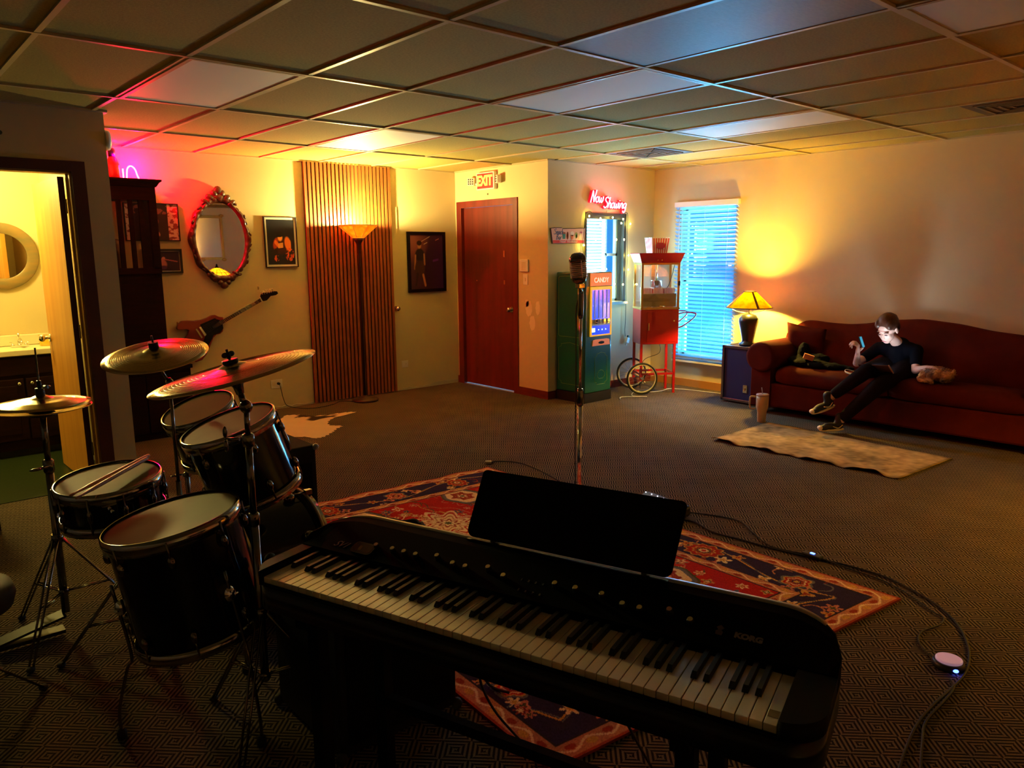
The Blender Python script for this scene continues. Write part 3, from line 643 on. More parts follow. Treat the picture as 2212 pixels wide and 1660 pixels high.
b.build('fret', 'nickel', t)
gpoly([(1140, 1158), (1150, 1120), (1175, 1104), (1230, 1100), (1270, 1088), (1300, 1090), (1310, 1110), (1290, 1126), (1240, 1135), (1205, 1175), (1185, 1182), (1160, 1183)], YP-.060, YP-.045, MB()).build('headstock', 'gloss', t)
gpoly([(1133, 1145), (1140, 1143), (1160, 1182), (1152, 1184)], YP-.066, YP-.060, MB()).build('nut', 'white', t)
b = MB()
for k in range(6):
    p = GP(1158+k*21, 1118-k*5); b.cyl((p.x, YP-.060, p.z), (p.x, YP-.072, p.z), .004, seg=8); q = GP(1152+k*21, 1095-k*5); b.tube([(p.x, YP-.052, p.z), (q.x, YP-.052, q.z)], .003, 6); b.ell((q.x, YP-.052, q.z), (.007, .004, .006), None, 8, 6)
b.build('tuning_peg', 'nickel', t)
gpoly([(532, 1448), (545, 1440), (600, 1525), (588, 1535)], YP-.056, YP-.048, MB()).build('bridge', 'nickel', t); gpoly([(565, 1430), (582, 1424), (636, 1500), (620, 1515)], YP-.056, YP-.048, MB()).build('pickup', 'chrome', t)
b = MB()
for k in range(6):
    p = GP(540+k*9, 1448+k*13); q = GP(1148+k*1.5, 1152+k*4.5); b.tube([(p.x, YP-.0665, p.z), (q.x, YP-.0665, q.z)], .0006, 5)
b.build('string', 'nickel', t)
# wall hooks beside the guitar
for (x, y, lab) in ((1125, 1060, 'small brass wall hook above the guitar headstock'), (362, 1395, 'small brass wall hook at the left tip of the guitar')):
    p = GP(x, y, YP); t = thing('wall_hook', (p.x, YP, p.z), lab, 'hook')
    MB().mm((p.x-.006, YP-.003, p.z-.016), (p.x+.006, YP-.0005, p.z+.016)).build('plate', 'brass', t); b = MB(); b.tube(smooth_path([(p.x, YP-.003, p.z), (p.x, YP-.02, p.z-.006), (p.x, YP-.024, p.z+.008)], 4), .002, 6); b.build('peg', 'brass', t)

# ---- tall dark cabinet with slatted top
t = thing('wooden_cabinet', (1.85, 7.05, 0), 'tall dark wooden cabinet with open slatted top by the bathroom corner', 'cabinet')
b = MB(); b.mm((1.46, 6.76, .0), (2.21, YP-.03, .585)); b.build('base', 'espresso', t)
MB().mm((1.45, 6.74, .585), (2.225, YP-.03, .62)).build('base_top', 'espresso', t, .004)
for x0, x1 in ((1.48, 1.83), (1.84, 2.19)): MB().mm((x0, 6.745, .06), (x1, 6.76, .55)).build('cabinet_door', 'espresso', t, .003)
b = MB(); b.mm((1.53, 6.92, .62), (2.09, 7.18, 1.44)); b.build('drawer_section', 'espresso', t)
b = MB()
for x in (1.53, 2.034): b.mm((x, 6.90, 1.44), (x+.056, 6.95, 2.02)); b.mm((x, 7.14, 1.44), (x+.056, 7.18, 2.02))
b.mm((1.53, 6.90, 1.40), (2.09, 6.95, 1.45)); b.mm((1.53, 6.90, 2.01), (2.09, 7.18, 2.12)); b.build('hutch_frame', 'espresso', t)
b = MB()
for x in (1.62, 1.70, 1.78, 1.87, 1.95): b.mm((x, 6.91, 1.45), (x+.035, 6.935, 2.01))
b.build('slat', 'espresso', t)
b = MB(); P = [(0, 0), (.008, 0), (.03, .035), (.045, .045), (.045, .06), (0, .06)]
rings = []
for o, z in P[1:]: rings.append([(1.53-o, 6.90-o, 2.12+z), (2.09+o, 6.90-o, 2.12+z), (2.09+o, 7.18+o*.3, 2.12+z), (1.53-o, 7.18+o*.3, 2.12+z)])
b.loft(rings, True, True, False); b.build('crown', 'espresso', t)
t = thing('storage_bin', (1.74, 7.06, 1.44), 'dark rounded bin inside the slatted cabinet top', 'bin')
b = MB(); b.lathe([(.06, 0), (.075, .01), (.085, .20), (.08, .24), (.03, .26)], TR((1.74, 7.06, 1.4405)), 24); b.build('body', mat('dark_jar', (.05, .02, .01), .4), t)
b = MB(); b.lathe([(.03, 0), (.035, .02), (.015, .035)], TR((1.74, 7.06, 1.7)), 16); b.build('lid', 'black', t)
t = thing('glass_bottle', (1.81, 7.02, 2.18), 'red-lit bottle with dark cap on top of the cabinet', 'bottle')
b = MB(); b.lathe([(.045, 0), (.05, .01), (.05, .12), (.035, .16), (.022, .18)], TR((1.81, 7.02, 2.1805)), 20); b.build('body', mat('red_glass', (.7, .03, .03), .15, coat=1), t)
b = MB(); b.lathe([(.028, 0), (.028, .05), (.02, .065), (.008, .07)], TR((1.81, 7.02, 2.36)), 16); b.build('cap', 'black', t)
t = thing('neon_lamp', (1.97, 7.04, 2.18), 'pink glowing bent neon tube standing on the cabinet', 'neon lamp')
b = MB(); b.tube(smooth_path([(1.915, 7.04, 2.185), (1.925, 7.04, 2.27), (1.955, 7.04, 2.295), (1.985, 7.04, 2.27), (2.0, 7.04, 2.22), (2.015, 7.04, 2.185)], 6), .006); b.tube([(1.89, 7.04, 2.185), (1.89, 7.04, 2.27)], .006); b.build('tube', glow('pink_neon', (1, .06, .20), 10), t)
MB().mm((1.87, 7.02, 2.1805), (2.03, 7.06, 2.19)).build('base', 'black', t)
light('cabinet_neon', 'POINT', (2.03, 7.09, 2.30), 58, (1.0, .0, .02), .03)
light('cabinet_neon_magenta', 'POINT', (1.83, 7.0, 2.34), 9, (.9, .0, .34), .03)

# ---- torchiere floor lamp
LX, LY = 4.07, 7.0
t = lampt = thing('floor_lamp', (LX, LY, 0), 'tall torchiere floor lamp with amber bowl before the slat panel', 'floor lamp')
b = MB(); b.lathe([(.135, 0), (.138, .015), (.12, .03), (.03, .042), (.018, .06)], TR((LX, LY, .001)), 40); b.build('base', 'dchrome', t).data.materials[0] = mat('bronze_paint', (.05, .022, .010), .4)
b = MB(); b.lathe([(.014, .05), (.014, 1.55), (.018, 1.56), (.018, 1.64), (.035, 1.67), (.062, 1.71)], TR((LX, LY, 0)), 20); b.build('pole', mat('bronze_dark', (.05, .02, .012), .4, .3), t)
MT['amber'] = trans_mat('amber_bowl', (.80, .30, .04), (1.0, .30, .03), .32, noise=(28, (.9, .5, .12)))
b = MB(); b.lathe([(.062, 1.712), (.205, 1.835), (.202, 1.838), (.06, 1.716)], TR((LX, LY, 0)), 8, False, False)
b.build('bowl', 'amber', t)
b = MB(); b.tube([(LX+.205*math.cos(2*PI*k/8), LY+.205*math.sin(2*PI*k/8), 1.838) for k in range(8)], .005, 6, True)
for k in range(8): a = 2*PI*k/8; b.tube([(LX+.063*math.cos(a), LY+.063*math.sin(a), 1.713), (LX+.206*math.cos(a), LY+.206*math.sin(a), 1.836)], .003, 6)
b.build('rim', mat('rim_cream', (.75, .68, .45), .4), t)
b = MB(); b.ell((LX, LY, 1.765), (.025, .025, .035)); b.build('bulb', glow('bulb_warm', (1, .75, .30), 3), t)
light('torchiere_bulb', 'POINT', (LX, LY, 1.835), 108, (1.0, .78, .27), .03)
b = MB(); pts = [(3.215, YP-.036, .262), (3.22, YP-.06, .20), (3.24, YP-.06, .10), (3.28, YP-.05, .03), (3.36, YP-.12, .006), (3.42, YP-.22, .006), (3.55, YP-.25, .006), (3.72, YP-.20, .006), (3.86, YP-.10, .006), (3.94, LY+.02, .006)]
b.tube(smooth_path(pts, 8), .0035, 6); b.build('power_cord', 'rubber', lampt)
# ------------------------------------------------------------------ snack corner
# candy machine
x0, x1, y0, y1 = 5.625, 6.035, 5.265, 5.675
t = thing('candy_machine', ((x0+x1)/2, (y0+y1)/2, 0), 'green enamel candy vending machine with glowing blue window', 'candy machine')
MB().mm((x0-.004, y0-.004, 0), (x1+.004, y1, .10)).build('plinth', 'black', t)
MB().mm((x0, y0, .10), (x1, y1, 1.345)).build('body', 'green', t, .014, 3)
cx0, cx1 = 5.715, 6.015
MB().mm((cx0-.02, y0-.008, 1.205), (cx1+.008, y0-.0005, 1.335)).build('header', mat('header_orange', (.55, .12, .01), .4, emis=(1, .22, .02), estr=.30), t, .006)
text_mesh(MB(), 'CANDY', TY((cx0+cx1)/2-.005, y0-.010, 1.262), .070, .004, .0008, xs=.90).build('lettering', glow('candy_red', (1, .16, .10), 2.2), t)
b = MB(); yy0, yy1 = y0-.014, y0-.0005
b.mm((cx0-.02, yy0, .69), (cx0+.005, yy1, 1.198)); b.mm((cx1-.015, yy0, .69), (cx1+.008, yy1, 1.198)); b.mm((cx0, yy0, 1.165), (cx1, yy1, 1.198)); b.mm((cx0, yy0, .69), (cx1, yy1, .705)); b.build('window_frame', 'yellow', t, .004)
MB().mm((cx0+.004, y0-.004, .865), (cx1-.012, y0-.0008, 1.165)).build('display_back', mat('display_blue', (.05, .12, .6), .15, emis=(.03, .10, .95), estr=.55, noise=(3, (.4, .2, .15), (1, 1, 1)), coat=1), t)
b = MB()
for k in range(4): xx = cx0+.045+k*.062; b.mm((xx, y0-.010, .875), (xx+.010, y0-.004, 1.16))
b.build('divider', mat('divider', (.55, .5, .6), .3), t)
MB().mm((cx0+.003, y0-.016, .80), (cx1-.012, y0-.0008, .862)).build('lever_strip', 'white', t, .002)
for k in range(4):
    xx = cx0+.040+k*.062; b = MB(); b.mm((xx, y0-.030, .815), (xx+.034, y0-.016, .868)); b.mm((xx+.012, y0-.045, .825), (xx+.022, y0-.030, .835)); b.build('pull_lever', 'chrome', t, .004)
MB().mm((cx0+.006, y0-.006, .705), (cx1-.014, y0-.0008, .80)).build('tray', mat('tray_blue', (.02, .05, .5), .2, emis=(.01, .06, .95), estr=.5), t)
b = MB()
for k in range(3): b.ell((cx0+.11+k*.055, y0-.008, .755), (.006, .004, .006), None, 8, 6)
b.mm((cx0+.012, y0-.009, .735), (cx0+.055, y0-.006, .775)); b.build('tray_light', glow('tray_lamp', (.3, .75, 1), 3), t)
poly = [(-.135, -.03), (-.125, .028), (-.09, .035), (.09, .035), (.125, .028), (.135, -.03)]
b = MB(); b.prism(poly, .006, TY(5.87, y0-.0008, .62)); b.build('badge_plate', 'orange', t)
b = MB(); b.lathe([(.032, 0), (.032, .003)], TY(5.87, y0-.007, .62) @ Matrix.Scale(1.4, 4, (1, 0, 0)) @ Matrix.Scale(.45, 4, (0, 1, 0)), 20); b.build('badge', 'gloss', t)
# thin painted scroll lines on the front and the left side
b = MB()
def scroll(T, w_, h0, h1, c=.03, mb=None):
    P = [(-w_+c, h0), (w_-c, h0), (w_-c, h0+c*.6), (w_, h0+c), (w_, h1-c), (w_-c, h1-c*.6), (w_-c, h1), (0, h1+c*.5), (-w_+c, h1), (-w_+c, h1-c*.6), (-w_, h1-c), (-w_, h0+c), (-w_+c, h0+c*.6)]
    Q = [T @ Vector((x, y, .001)) for x, y in P]; mb.tube(Q, .0016, 5, True)
scroll(TY(5.875, y0, 0), .095, .18, .50, .03, b); scroll(TY(5.875, y0, 0), .055, .24, .32, .02, b)
S = TX(x0, 5.47, 0); scroll(S, .17, .18, .60, .04, b); scroll(S, .17, .68, 1.30, .012, b)
b.build('painted_line', mat('paint_line', (.30, .38, .03), .4), t)
b = MB()
for z0, z1 in ((.75, .95), (1.0, 1.22)): b.prism([(0, z0), (.010, (z0*.7+z1*.3)), (.006, (z0+z1)/2), (.010, z0*.3+z1*.7), (0, z1), (-.010, z0*.3+z1*.7), (-.006, (z0+z1)/2), (-.010, z0*.7+z1*.3)], .001, TX(x0-.0003, 5.36, 0))
b.build('painted_spindle', mat('paint_gold', (.32, .28, .03), .4), t)

# snack sign
t = thing('snack_sign', (5.81, YS, 1.72), 'pink Snack Bar sign reading TREAT YOURSELF left of the small window', 'sign')
T = TY(5.81, YS-.002, 1.715)
top = [(-.262, .080), (-.20, .088), (-.10, .088), (-.085, .076), (.0, .080), (.10, .080), (.18, .086), (.262, .088)]; bot = [(.245, -.078), (-.235, -.080)]
b = MB(T); b.prism(bot+top[::-1] if False else [bot[1], bot[0]]+top[::-1], .010); b.build('backing', mat('sign_edge', (.05, .02, .03), .5), t)
b = MB(T); b.prism([(x*.965, y*.92) for x, y in [bot[1], bot[0]]+top[::-1]], .002, Matrix.Translation((0, 0, .0101))); b.build('face', mat('sign_pink', (.80, .48, .45), .5), t)
b = MB(T); b.prism([(-.225, -.073), (.235, -.072), (.238, -.044), (-.228, -.044)], .001, Matrix.Translation((0, 0, .0122))); b.build('band', mat('sign_red', (.70, .02, .03), .5), t)
text_mesh(MB(), 'TREAT YOURSELF', T @ Matrix.Translation((.0, -.0585, .0138)), .026, .001, .0008, spacing=1.35).build('lettering', mat('sign_white', (.9, .75, .7), .5), t)
def stroke(mb, pts, T, s, ox, oy, r, n=5): mb.tube([T @ Vector((ox+p.x*s, oy+p.y*s, 0)) for p in smooth_path([(x, y, 0) for x, y in pts], n)], r, 6)
GL = {'S': ([[(.62, .88), (.45, 1.0), (.2, .9), (.18, .7), (.4, .52), (.55, .32), (.45, .08), (.2, 0), (.02, .12)]], .62),
 'n': ([[(0, 0), (.08, .25), (.12, .5)], [(.1, .35), (.25, .5), (.36, .42), (.36, .1), (.46, 0), (.55, .1)]], .5),
 'a': ([[(.38, .42), (.22, .5), (.06, .35), (.06, .12), (.2, 0), (.36, .15), (.40, .45)], [(.40, .45), (.38, .1), (.46, 0), (.55, .1)]], .5),
 'c': ([[(.38, .42), (.22, .5), (.06, .3), (.08, .08), (.25, 0), (.42, .1)]], .42),
 'k': ([[(.06, 0), (.12, .5), (.2, 1.0)], [(.4, .5), (.14, .28), (.28, .15), (.42, 0), (.5, .06)]], .48),
 'B': ([[(.1, 0), (.16, .5), (.22, 1.0)], [(.1, .92), (.35, 1.02), (.52, .85), (.45, .62), (.2, .52)], [(.2, .52), (.5, .45), (.52, .15), (.3, 0), (.02, .05)]], .6),
 'r': ([[(.04, 0), (.1, .3), (.12, .5)], [(.1, .35), (.2, .5), (.34, .46)]], .38),
 'N': ([[(.0, -.05), (.08, .5), (.14, 1.0)], [(.14, 1.0), (.3, .5), (.42, .0)], [(.42, .0), (.5, .5), (.58, 1.06)]], .62),
 'o': ([[(.2, .5), (.05, .35), (.06, .1), (.2, 0), (.36, .12), (.36, .38), (.2, .5)]], .42),
 'w': ([[(.02, .5), (.06, .1), (.16, 0), (.27, .15), (.3, .42)], [(.3, .42), (.32, .1), (.42, 0), (.55, .15), (.58, .52)]], .62),
 'h': ([[(.02, 0), (.1, .5), (.18, 1.0)], [(.08, .3), (.25, .5), (.36, .4), (.34, .1), (.42, 0), (.5, .08)]], .5),
 'i': ([[(.06, .5), (.06, .12), (.14, 0), (.22, .08)], [(.10, .70), (.105, .74)]], .22),
 'g': ([[(.38, .42), (.22, .5), (.06, .35), (.06, .14), (.2, .04), (.36, .15), (.40, .48)], [(.40, .48), (.38, -.1), (.28, -.38), (.08, -.36), (.04, -.22)]], .46)}
def script(mb, word, T, s, ox, oy, r, slant=.12):
    x = 0
    for ch in word:
        if ch in GL:
            for st in GL[ch][0]: stroke(mb, [(x+px+py*slant, py) for px, py in st], T, s, ox, oy, r)
            x += GL[ch][1]
    return mb
b = MB(); Ts = T @ Matrix.Translation((0, 0, .0135)); script(b, 'Snack', Ts, .055, -.215, .018, .0028); script(b, 'Bar', Ts, .055, -.185, -.036, .0028); b.build('script', mat('sign_blue', (.04, .16, .45), .5), t)
b = MB(Ts)
def disc2(mb, x, y, rx, ry, m): mb.m = m; mb.prism([(x+rx*math.cos(2*PI*k/16), y+ry*math.sin(2*PI*k/16)) for k in range(16)], .001)
b.m = 0; b.prism([(-.085, -.03), (-.05, -.03), (-.045, .02), (-.092, .02)], .001); b.m = 1; b.prism([(-.094, .02), (-.043, .02), (-.05, .04), (-.088, .04)], .001)
disc2(b, -.012, .005, .014, .040, 1); disc2(b, -.020, .0, .010, .036, 2)
disc2(b, .055, .025, .028, .024, 3); b.m = 2; b.prism([(.042, -.036), (.066, -.036), (.078, .01), (.032, .01)], .001)
disc2(b, .118, .008, .020, .032, 4); disc2(b, .122, .0, .010, .022, 5); disc2(b, .178, .0, .020, .036, 3); disc2(b, .190, .038, .020, .010, 6)
b.build('food_motif', [mat('c0', (.02, .25, .2), .5), mat('c1', (.35, .08, .03), .5), mat('c2', (.75, .15, .06), .5), mat('c3', (.85, .72, .72), .5), mat('c4', (.35, .38, .05), .5), mat('c5', (.6, .6, .2), .5), mat('c6', (.6, .12, .3), .5)], t)

# neon sign
t = thing('neon_sign', (6.41, YS, 2.09), 'red Now Showing neon sign above the small window', 'neon sign')
T = TY(0, YS-.045, 0)
b = MB(); script(b, 'Now', T, .118, 6.115, 2.075, .0062, .22); script(b, 'Showing', T, .112, 6.318, 2.022, .0062, .22)
b.build('neon_tube', glow('neon_core', (1.0, .20, .28), 3.6), t)
b = MB(); b.T = Matrix.Translation((0, .022, 0)); script(b, 'Now', T, .118, 6.115, 2.075, .017, .22); script(b, 'Showing', T, .112, 6.318, 2.022, .017, .22)
b.build('acrylic_backing', mat('neon_back', (.55, .01, .03), .4, emis=(1, .0, .03), estr=.35), t)
b = MB(); b.tube(smooth_path([(6.42, YS-.004, 2.0), (6.43, YS-.004, 1.985), (6.42, YS-.004, 1.972)], 4), .002, 6); b.build('wire', 'white', t)
light('neon_glow_a', 'POINT', (6.22, YS-.07, 2.13), 1.5, (1, .02, .08), .05); light('neon_glow_b', 'POINT', (6.52, YS-.07, 2.08), 1.5, (1, .02, .08), .05)

# fairy lights round the window
t = thing('string_lights', (6.4, YS, 1.95), 'string of yellow fairy lights draped round the small window', 'string lights')
yy = YS-.03
path = [(6.03, yy, 1.30), (6.025, yy, 1.50), (6.015, yy, 1.63), (6.035, yy, 1.80), (6.06, yy, 1.945), (6.12, yy, 1.975), (6.2, yy, 1.935), (6.28, yy, 1.945), (6.38, yy, 1.935), (6.48, yy, 1.935), (6.60, yy, 1.945), (6.69, yy, 1.975), (6.742, yy, 1.965), (6.745, yy, 1.85), (6.74, yy, 1.68), (6.745, yy, 1.5), (6.742, yy, 1.35), (6.735, yy, 1.18), (6.738, yy, 1.0), (6.735, yy, .80), (6.728, yy, .66), (6.735, yy, .58)]
b = MB(); b.tube(smooth_path(path, 6), .0032, 6)
b.tube(smooth_path([(6.66, yy, 1.94), (6.65, yy, 1.75), (6.63, yy, 1.6), (6.66, yy, 1.45), (6.655, yy, 1.2), (6.66, yy, 1.1)], 6), .0022, 6)
b.build('wire', mat('green_wire', (.015, .025, .012), .6), t)
bulbs = [(6.095, 1.925), (6.275, 1.905), (6.475, 1.918), (6.65, 1.905), (6.775, 1.855), (6.672, 1.68), (6.54, 1.68), (6.752, 1.505), (6.755, 1.345), (6.665, 1.18), (6.52, 1.19), (6.73, .975), (6.015, 1.62), (6.62, 1.86)]
bm = glow('fairy', (1.0, .82, .16), 22); wm = mat('bulb_cup', (.02, .02, .02), .5)
for i, (x, z) in enumerate(bulbs):
    yb = yy-.006
    b = MB(); b.ell((x, yb-.008, z), (.008, .008, .011), None, 10, 8); q = b.build('bulb', bm, t)
    b = MB(); b.cyl((x, yb+.004, z+.008), (x, yb-.002, z+.004), .006, .005, 8); b.build('socket', wm, q)
    if i in (0, 2, 4, 7, 8, 9, 11, 12): light('fairy_glow', 'POINT', (x, yy-.03, z), .30, (1, .80, .10), .012)
t = thing('power_adapter', (6.745, YS-.03, .56), 'white plug adapter dangling below the fairy lights', 'adapter')
b = MB(); T = Matrix.Translation((6.76, yy-.01, .535)) @ Matrix.Rotation(.35, 4, 'Y'); b.box((0, 0, 0), (.05, .035, .065), T); b.build('body', 'white', t, .006)
MB().box((0, 0, .045), (.02, .02, .025), T).build('plug', 'black', t)
MB().box((0, 0, -.045), (.012, .012, .03), T).build('strain_relief', 'white', t)

# popcorn cart
P0 = Vector((6.465, 5.225, 0)); CA = math.atan2(-.559, .829); CT = RZ(P0, CA); W_, D_ = .43, .30
t = cartt = thing('popcorn_cart', tuple(P0+Vector((.25, .0, 0))), 'red popcorn cart with spoked wheels and glass case before the blind', 'popcorn cart')
MB(CT).mm((0, 0, .545), (W_, D_, .925)).build('cabinet', 'red', t, .006)
MB(CT).mm((.07, -.004, .57), (.40, -.0005, .90)).build('cabinet_door', 'red', t, .003)
b = MB(CT); b.mm((.085, -.016, .70), (.092, -.004, .78)); b.cyl((.37, -.004, .80), (.37, -.016, .80), .008); b.build('door_handle', 'chrome', t)
b = MB(CT)
for x, y in ((.012, .012), (W_-.012, .012), (.012, D_-.012), (W_-.012, D_-.012)): b.mm((x-.011, y-.011, .94), (x+.011, y+.011, 1.425))
b.mm((-.004, -.004, .925), (W_+.004, D_+.004, .945)); b.mm((0, 0, 1.405), (W_, D_, 1.425)); b.build('case_frame', mat('case_brass', (.65, .38, .10), .3, .7), t)
b = MB(CT); b.mm((.02, .006, .945), (W_-.02, .009, 1.405)); b.mm((.006, .02, .945), (.009, D_-.02, 1.405)); b.mm((W_-.009, .02, .945), (W_-.006, D_-.02, 1.405)); b.build('case_glass', 'glass', t)
MB(CT).mm((.02, D_-.010, .945), (W_-.02, D_-.006, 1.405)).build('back_panel', mat('cart_back', (.75, .72, .66), .3), t)
b = MB(CT); z0, z1 = 1.425, 1.53
b.loft([[(0, 0, z0), (W_, 0, z0), (W_, D_, z0), (0, D_, z0)], [(-.035, -.035, z1-.006), (W_+.035, -.035, z1-.006), (W_+.035, D_+.035, z1-.006), (-.035, D_+.035, z1-.006)], [(-.035, -.035, z1), (W_+.035, -.035, z1), (W_+.035, D_+.035, z1), (-.035, D_+.035, z1)]], True, True, False); b.build('roof', 'red', t)
b = MB(CT); b.add([(-.036, -.03, z1-.008), (-.036, D_+.03, z1-.008), (-.002, D_, z0+.004), (-.002, 0, z0+.004), (-.034, -.03, z1-.008), (-.034, D_+.03, z1-.008), (0, D_, z0+.004), (0, 0, z0+.004)], [(0, 1, 2, 3), (7, 6, 5, 4)]); b.build('side_decal', mat('decal_cream', (.85, .45, .22), .5), t)
b = MB(CT)
for x in (.17, .215): b.cyl((x, -.012, 1.455), (x, -.026, 1.455), .006)
b.build('roof_screw', 'brass', t)
b = MB(CT); b.cyl((.22, .16, 1.405), (.22, .16, 1.23), .010); b.mm((.15, .13, 1.23), (.19, .17, 1.40)); b.build('kettle_hanger', 'nickel', t)
b = MB(CT); b.lathe([(.055, 0), (.062, .01), (.062, .09), (.066, .095)], TR(CT.inverted() @ (CT @ Vector((.21, .15, 1.14)))), 24); b.build('kettle', mat('kettle_steel', (.6, .6, .62), .15, 1), t)
b = MB(CT); b.tube(smooth_path([(.24, .16, 1.16), (.33, .14, 1.15), (.37, .12, 1.25), (.40, .1, 1.40)], 6), .004); b.build('kettle_cord', 'rubber', t)
MB(CT).mm((.025, .030, .955), (W_-.025, .045, 1.095)).build('serving_flap', mat('flap_brass', (.30, .24, .10), .35, .6), t, .004)
b = MB(CT); b.mm((.02, -.006, .93), (W_-.02, .028, .95)); b.cyl((.2, -.008, .958), (.26, -.008, .958), .006); b.build('hinge_strip', 'brass', t)
MB(CT).mm((W_-.018, -.004, 1.18), (W_+.002, .012, 1.23)).build('latch', 'black', t)
lm = 'red'
LEG = [(.015, .015), (.015, D_-.015), (W_-.04, .015), (W_-.04, D_-.015)]
for i, (x, y) in enumerate(LEG):
    z = .0 if i > 1 else .14
    MB(CT).mm((x-.012, y-.012, z), (x+.014, y+.012, .546)).build('leg', lm, t)
b = MB(CT); b.mm((.015, .003, .205), (W_-.03, .027, .228)); b.mm((.015, D_-.027, .205), (W_-.03, D_-.003, .228)); b.mm((W_-.05, .02, .205), (W_-.03, D_-.02, .228)); b.mm((.005, .02, .205), (.025, D_-.02, .228)); b.build('stretcher', 'red', t)
b = MB(CT); b.cyl((.015, -.055, .178), (.015, D_+.075, .178), .008); b.build('axle', 'steel', t)
for y in (-.045, D_+.065):
    wc = CT @ Vector((.015, y, .178)); b = MB(TR(wc, CT.to_3x3() @ Vector((0, 1, 0)))); R_ = .165
    b.tube([(R_*math.cos(2*PI*k/48), R_*math.sin(2*PI*k/48), 0) for k in range(48)], .011, 10, True); wh = b.build('wheel', 'rubber', t)
    b = MB(TR(wc, CT.to_3x3() @ Vector((0, 1, 0)))); b.tube([((R_-.014)*math.cos(2*PI*k/48), (R_-.014)*math.sin(2*PI*k/48), 0) for k in range(48)], .006, 8, True); b.build('rim', 'cream', wh)
    b = MB(TR(wc, CT.to_3x3() @ Vector((0, 1, 0))))
    b.cyl((0, 0, -.022), (0, 0, .022), .014)
    for k in range(16): a = 2*PI*k/16; s_ = .014 if k % 2 else -.014; b.tube([(.012*math.cos(a), .012*math.sin(a), s_), ((R_-.016)*math.cos(a+.15), (R_-.016)*math.sin(a+.15), 0)], .0013, 5)
    b.build('spoke', 'nickel', wh)
b = MB(CT)
b.tube(smooth_path([(W_, .03, .87), (W_+.08, .02, .885), (W_+.19, .01, .875), (W_+.17, .02, .82), (W_+.06, .03, .74), (W_, .03, .72)], 5), .007)
b.tube(smooth_path([(W_, D_-.03, .87), (W_+.08, D_-.02, .885), (W_+.19, D_-.02, .875), (W_+.17, D_-.02, .82), (W_+.06, D_-.03, .74), (W_, D_-.03, .72)], 5), .007)
b.cyl((W_+.19, .01, .875), (W_+.19, D_-.02, .875), .009); b.build('push_handle', 'red', t)
# popcorn boxes
def popcorn_box(T, s, h, label, group, logo=False):
    loc = T.translation; t = thing('popcorn_box', tuple(loc), label, 'popcorn box', group)
    b = MB(T); n = 7
    for f in range(4):
        R = Matrix.Rotation(f*PI/2, 4, 'Z')
        for k in range(2*n):
            u0, u1 = -1+k/n, -1+(k+1)/n; b.m = k % 2
            ya, yb = -s*.42, -s*.5; dz = .012*h/.1*abs(math.sin(k*PI/n*1.0))
            b.add([(u0*s*.42, ya, 0), (u1*s*.42, ya, 0), (u1*s*.5, yb, h-.01*(k % 2)), (u0*s*.5, yb, h-.01*(k % 2))], [(0, 1, 2, 3)], False, R)
    b.m = 0; b.mm((-s*.41, -s*.41, .0), (s*.41, s*.41, .002)); b.mm((-s*.455, -s*.455, h*.6), (s*.455, s*.455, h*.602)); b.build('carton', ['paper_white', 'paper_red'], t)
    if logo:
        Tl = T @ TR((0, -s*.475, h*.5), z=(0, -1, .0), x=(1, 0, 0)) @ Matrix.Rotation(-.09, 4, 'X')
        b = MB(Tl); b.prism([(s*.28*math.cos(2*PI*k/20), s*.21*math.sin(2*PI*k/20)) for k in range(20)], .002); b.build('emblem', mat('emb', (.42, .02, .06), .5), t)
        b = MB(Tl @ Matrix.Translation((0, s*.04, .0022))); b.tube([(s*.22*math.cos(PI*k/12), s*.2*math.sin(PI*k/12), 0) for k in range(13)], .0022, 5); b.build('emblem_arc', 'gold', t)
    return t
MT['paper_white'] = mat('paper_white', (.85, .76, .66), .6); MT['paper_red'] = mat('paper_red', (.70, .03, .02), .6)
popcorn_box(Matrix.Translation(CT @ Vector((.21, .15, 1.5305))) @ Matrix.Rotation(CA+.10, 4, 'Z'), .20, .165, 'large striped popcorn box on the roof of the red cart', 'red striped popcorn boxes', True)
for k, x in enumerate((.09, .215, .34)):
    popcorn_box(Matrix.Translation(CT @ Vector((x, .115, .9455))) @ Matrix.Rotation(CA, 4, 'Z'), .11, .215, ['left', 'middle', 'right'][k]+' small striped popcorn box inside the cart glass case', 'red striped popcorn boxes')
light('cart_lamp', 'POINT', tuple(CT @ Vector((.12, .05, 1.38))), .5, (1, .75, .3), .02)
# white cable mess on the floor
b = MB(); b.tube(smooth_path([(6.06, 5.15, .006), (6.16, 5.22, .006), (6.30, 5.12, .006), (6.38, 5.05, .006), (6.30, 5.18, .006), (6.5, 5.32, .006), (6.7, 5.28, .006), (6.62, 5.2, .006), (6.75, 5.15, .006), (6.92, 5.16, .008), (7.03, 5.0, .006), (7.06, 4.8, .006), (7.10, 4.6, .006), (7.12, 4.42, .006)], 8), .004, 6); tag(b.build('extension_cord', 'white'), 'white extension cord tangled on the carpet under the popcorn cart', 'cord')
b = MB(); b.tube(smooth_path([tuple(CT @ Vector((.28, .2, .545))), tuple(CT @ Vector((.29, .22, .42))), tuple(CT @ Vector((.12, .26, .33))), tuple(CT @ Vector((.10, .3, .1))), (6.72, 5.42, .006)], 6), .003, 6); b.build('power_cord', 'rubber', cartt)
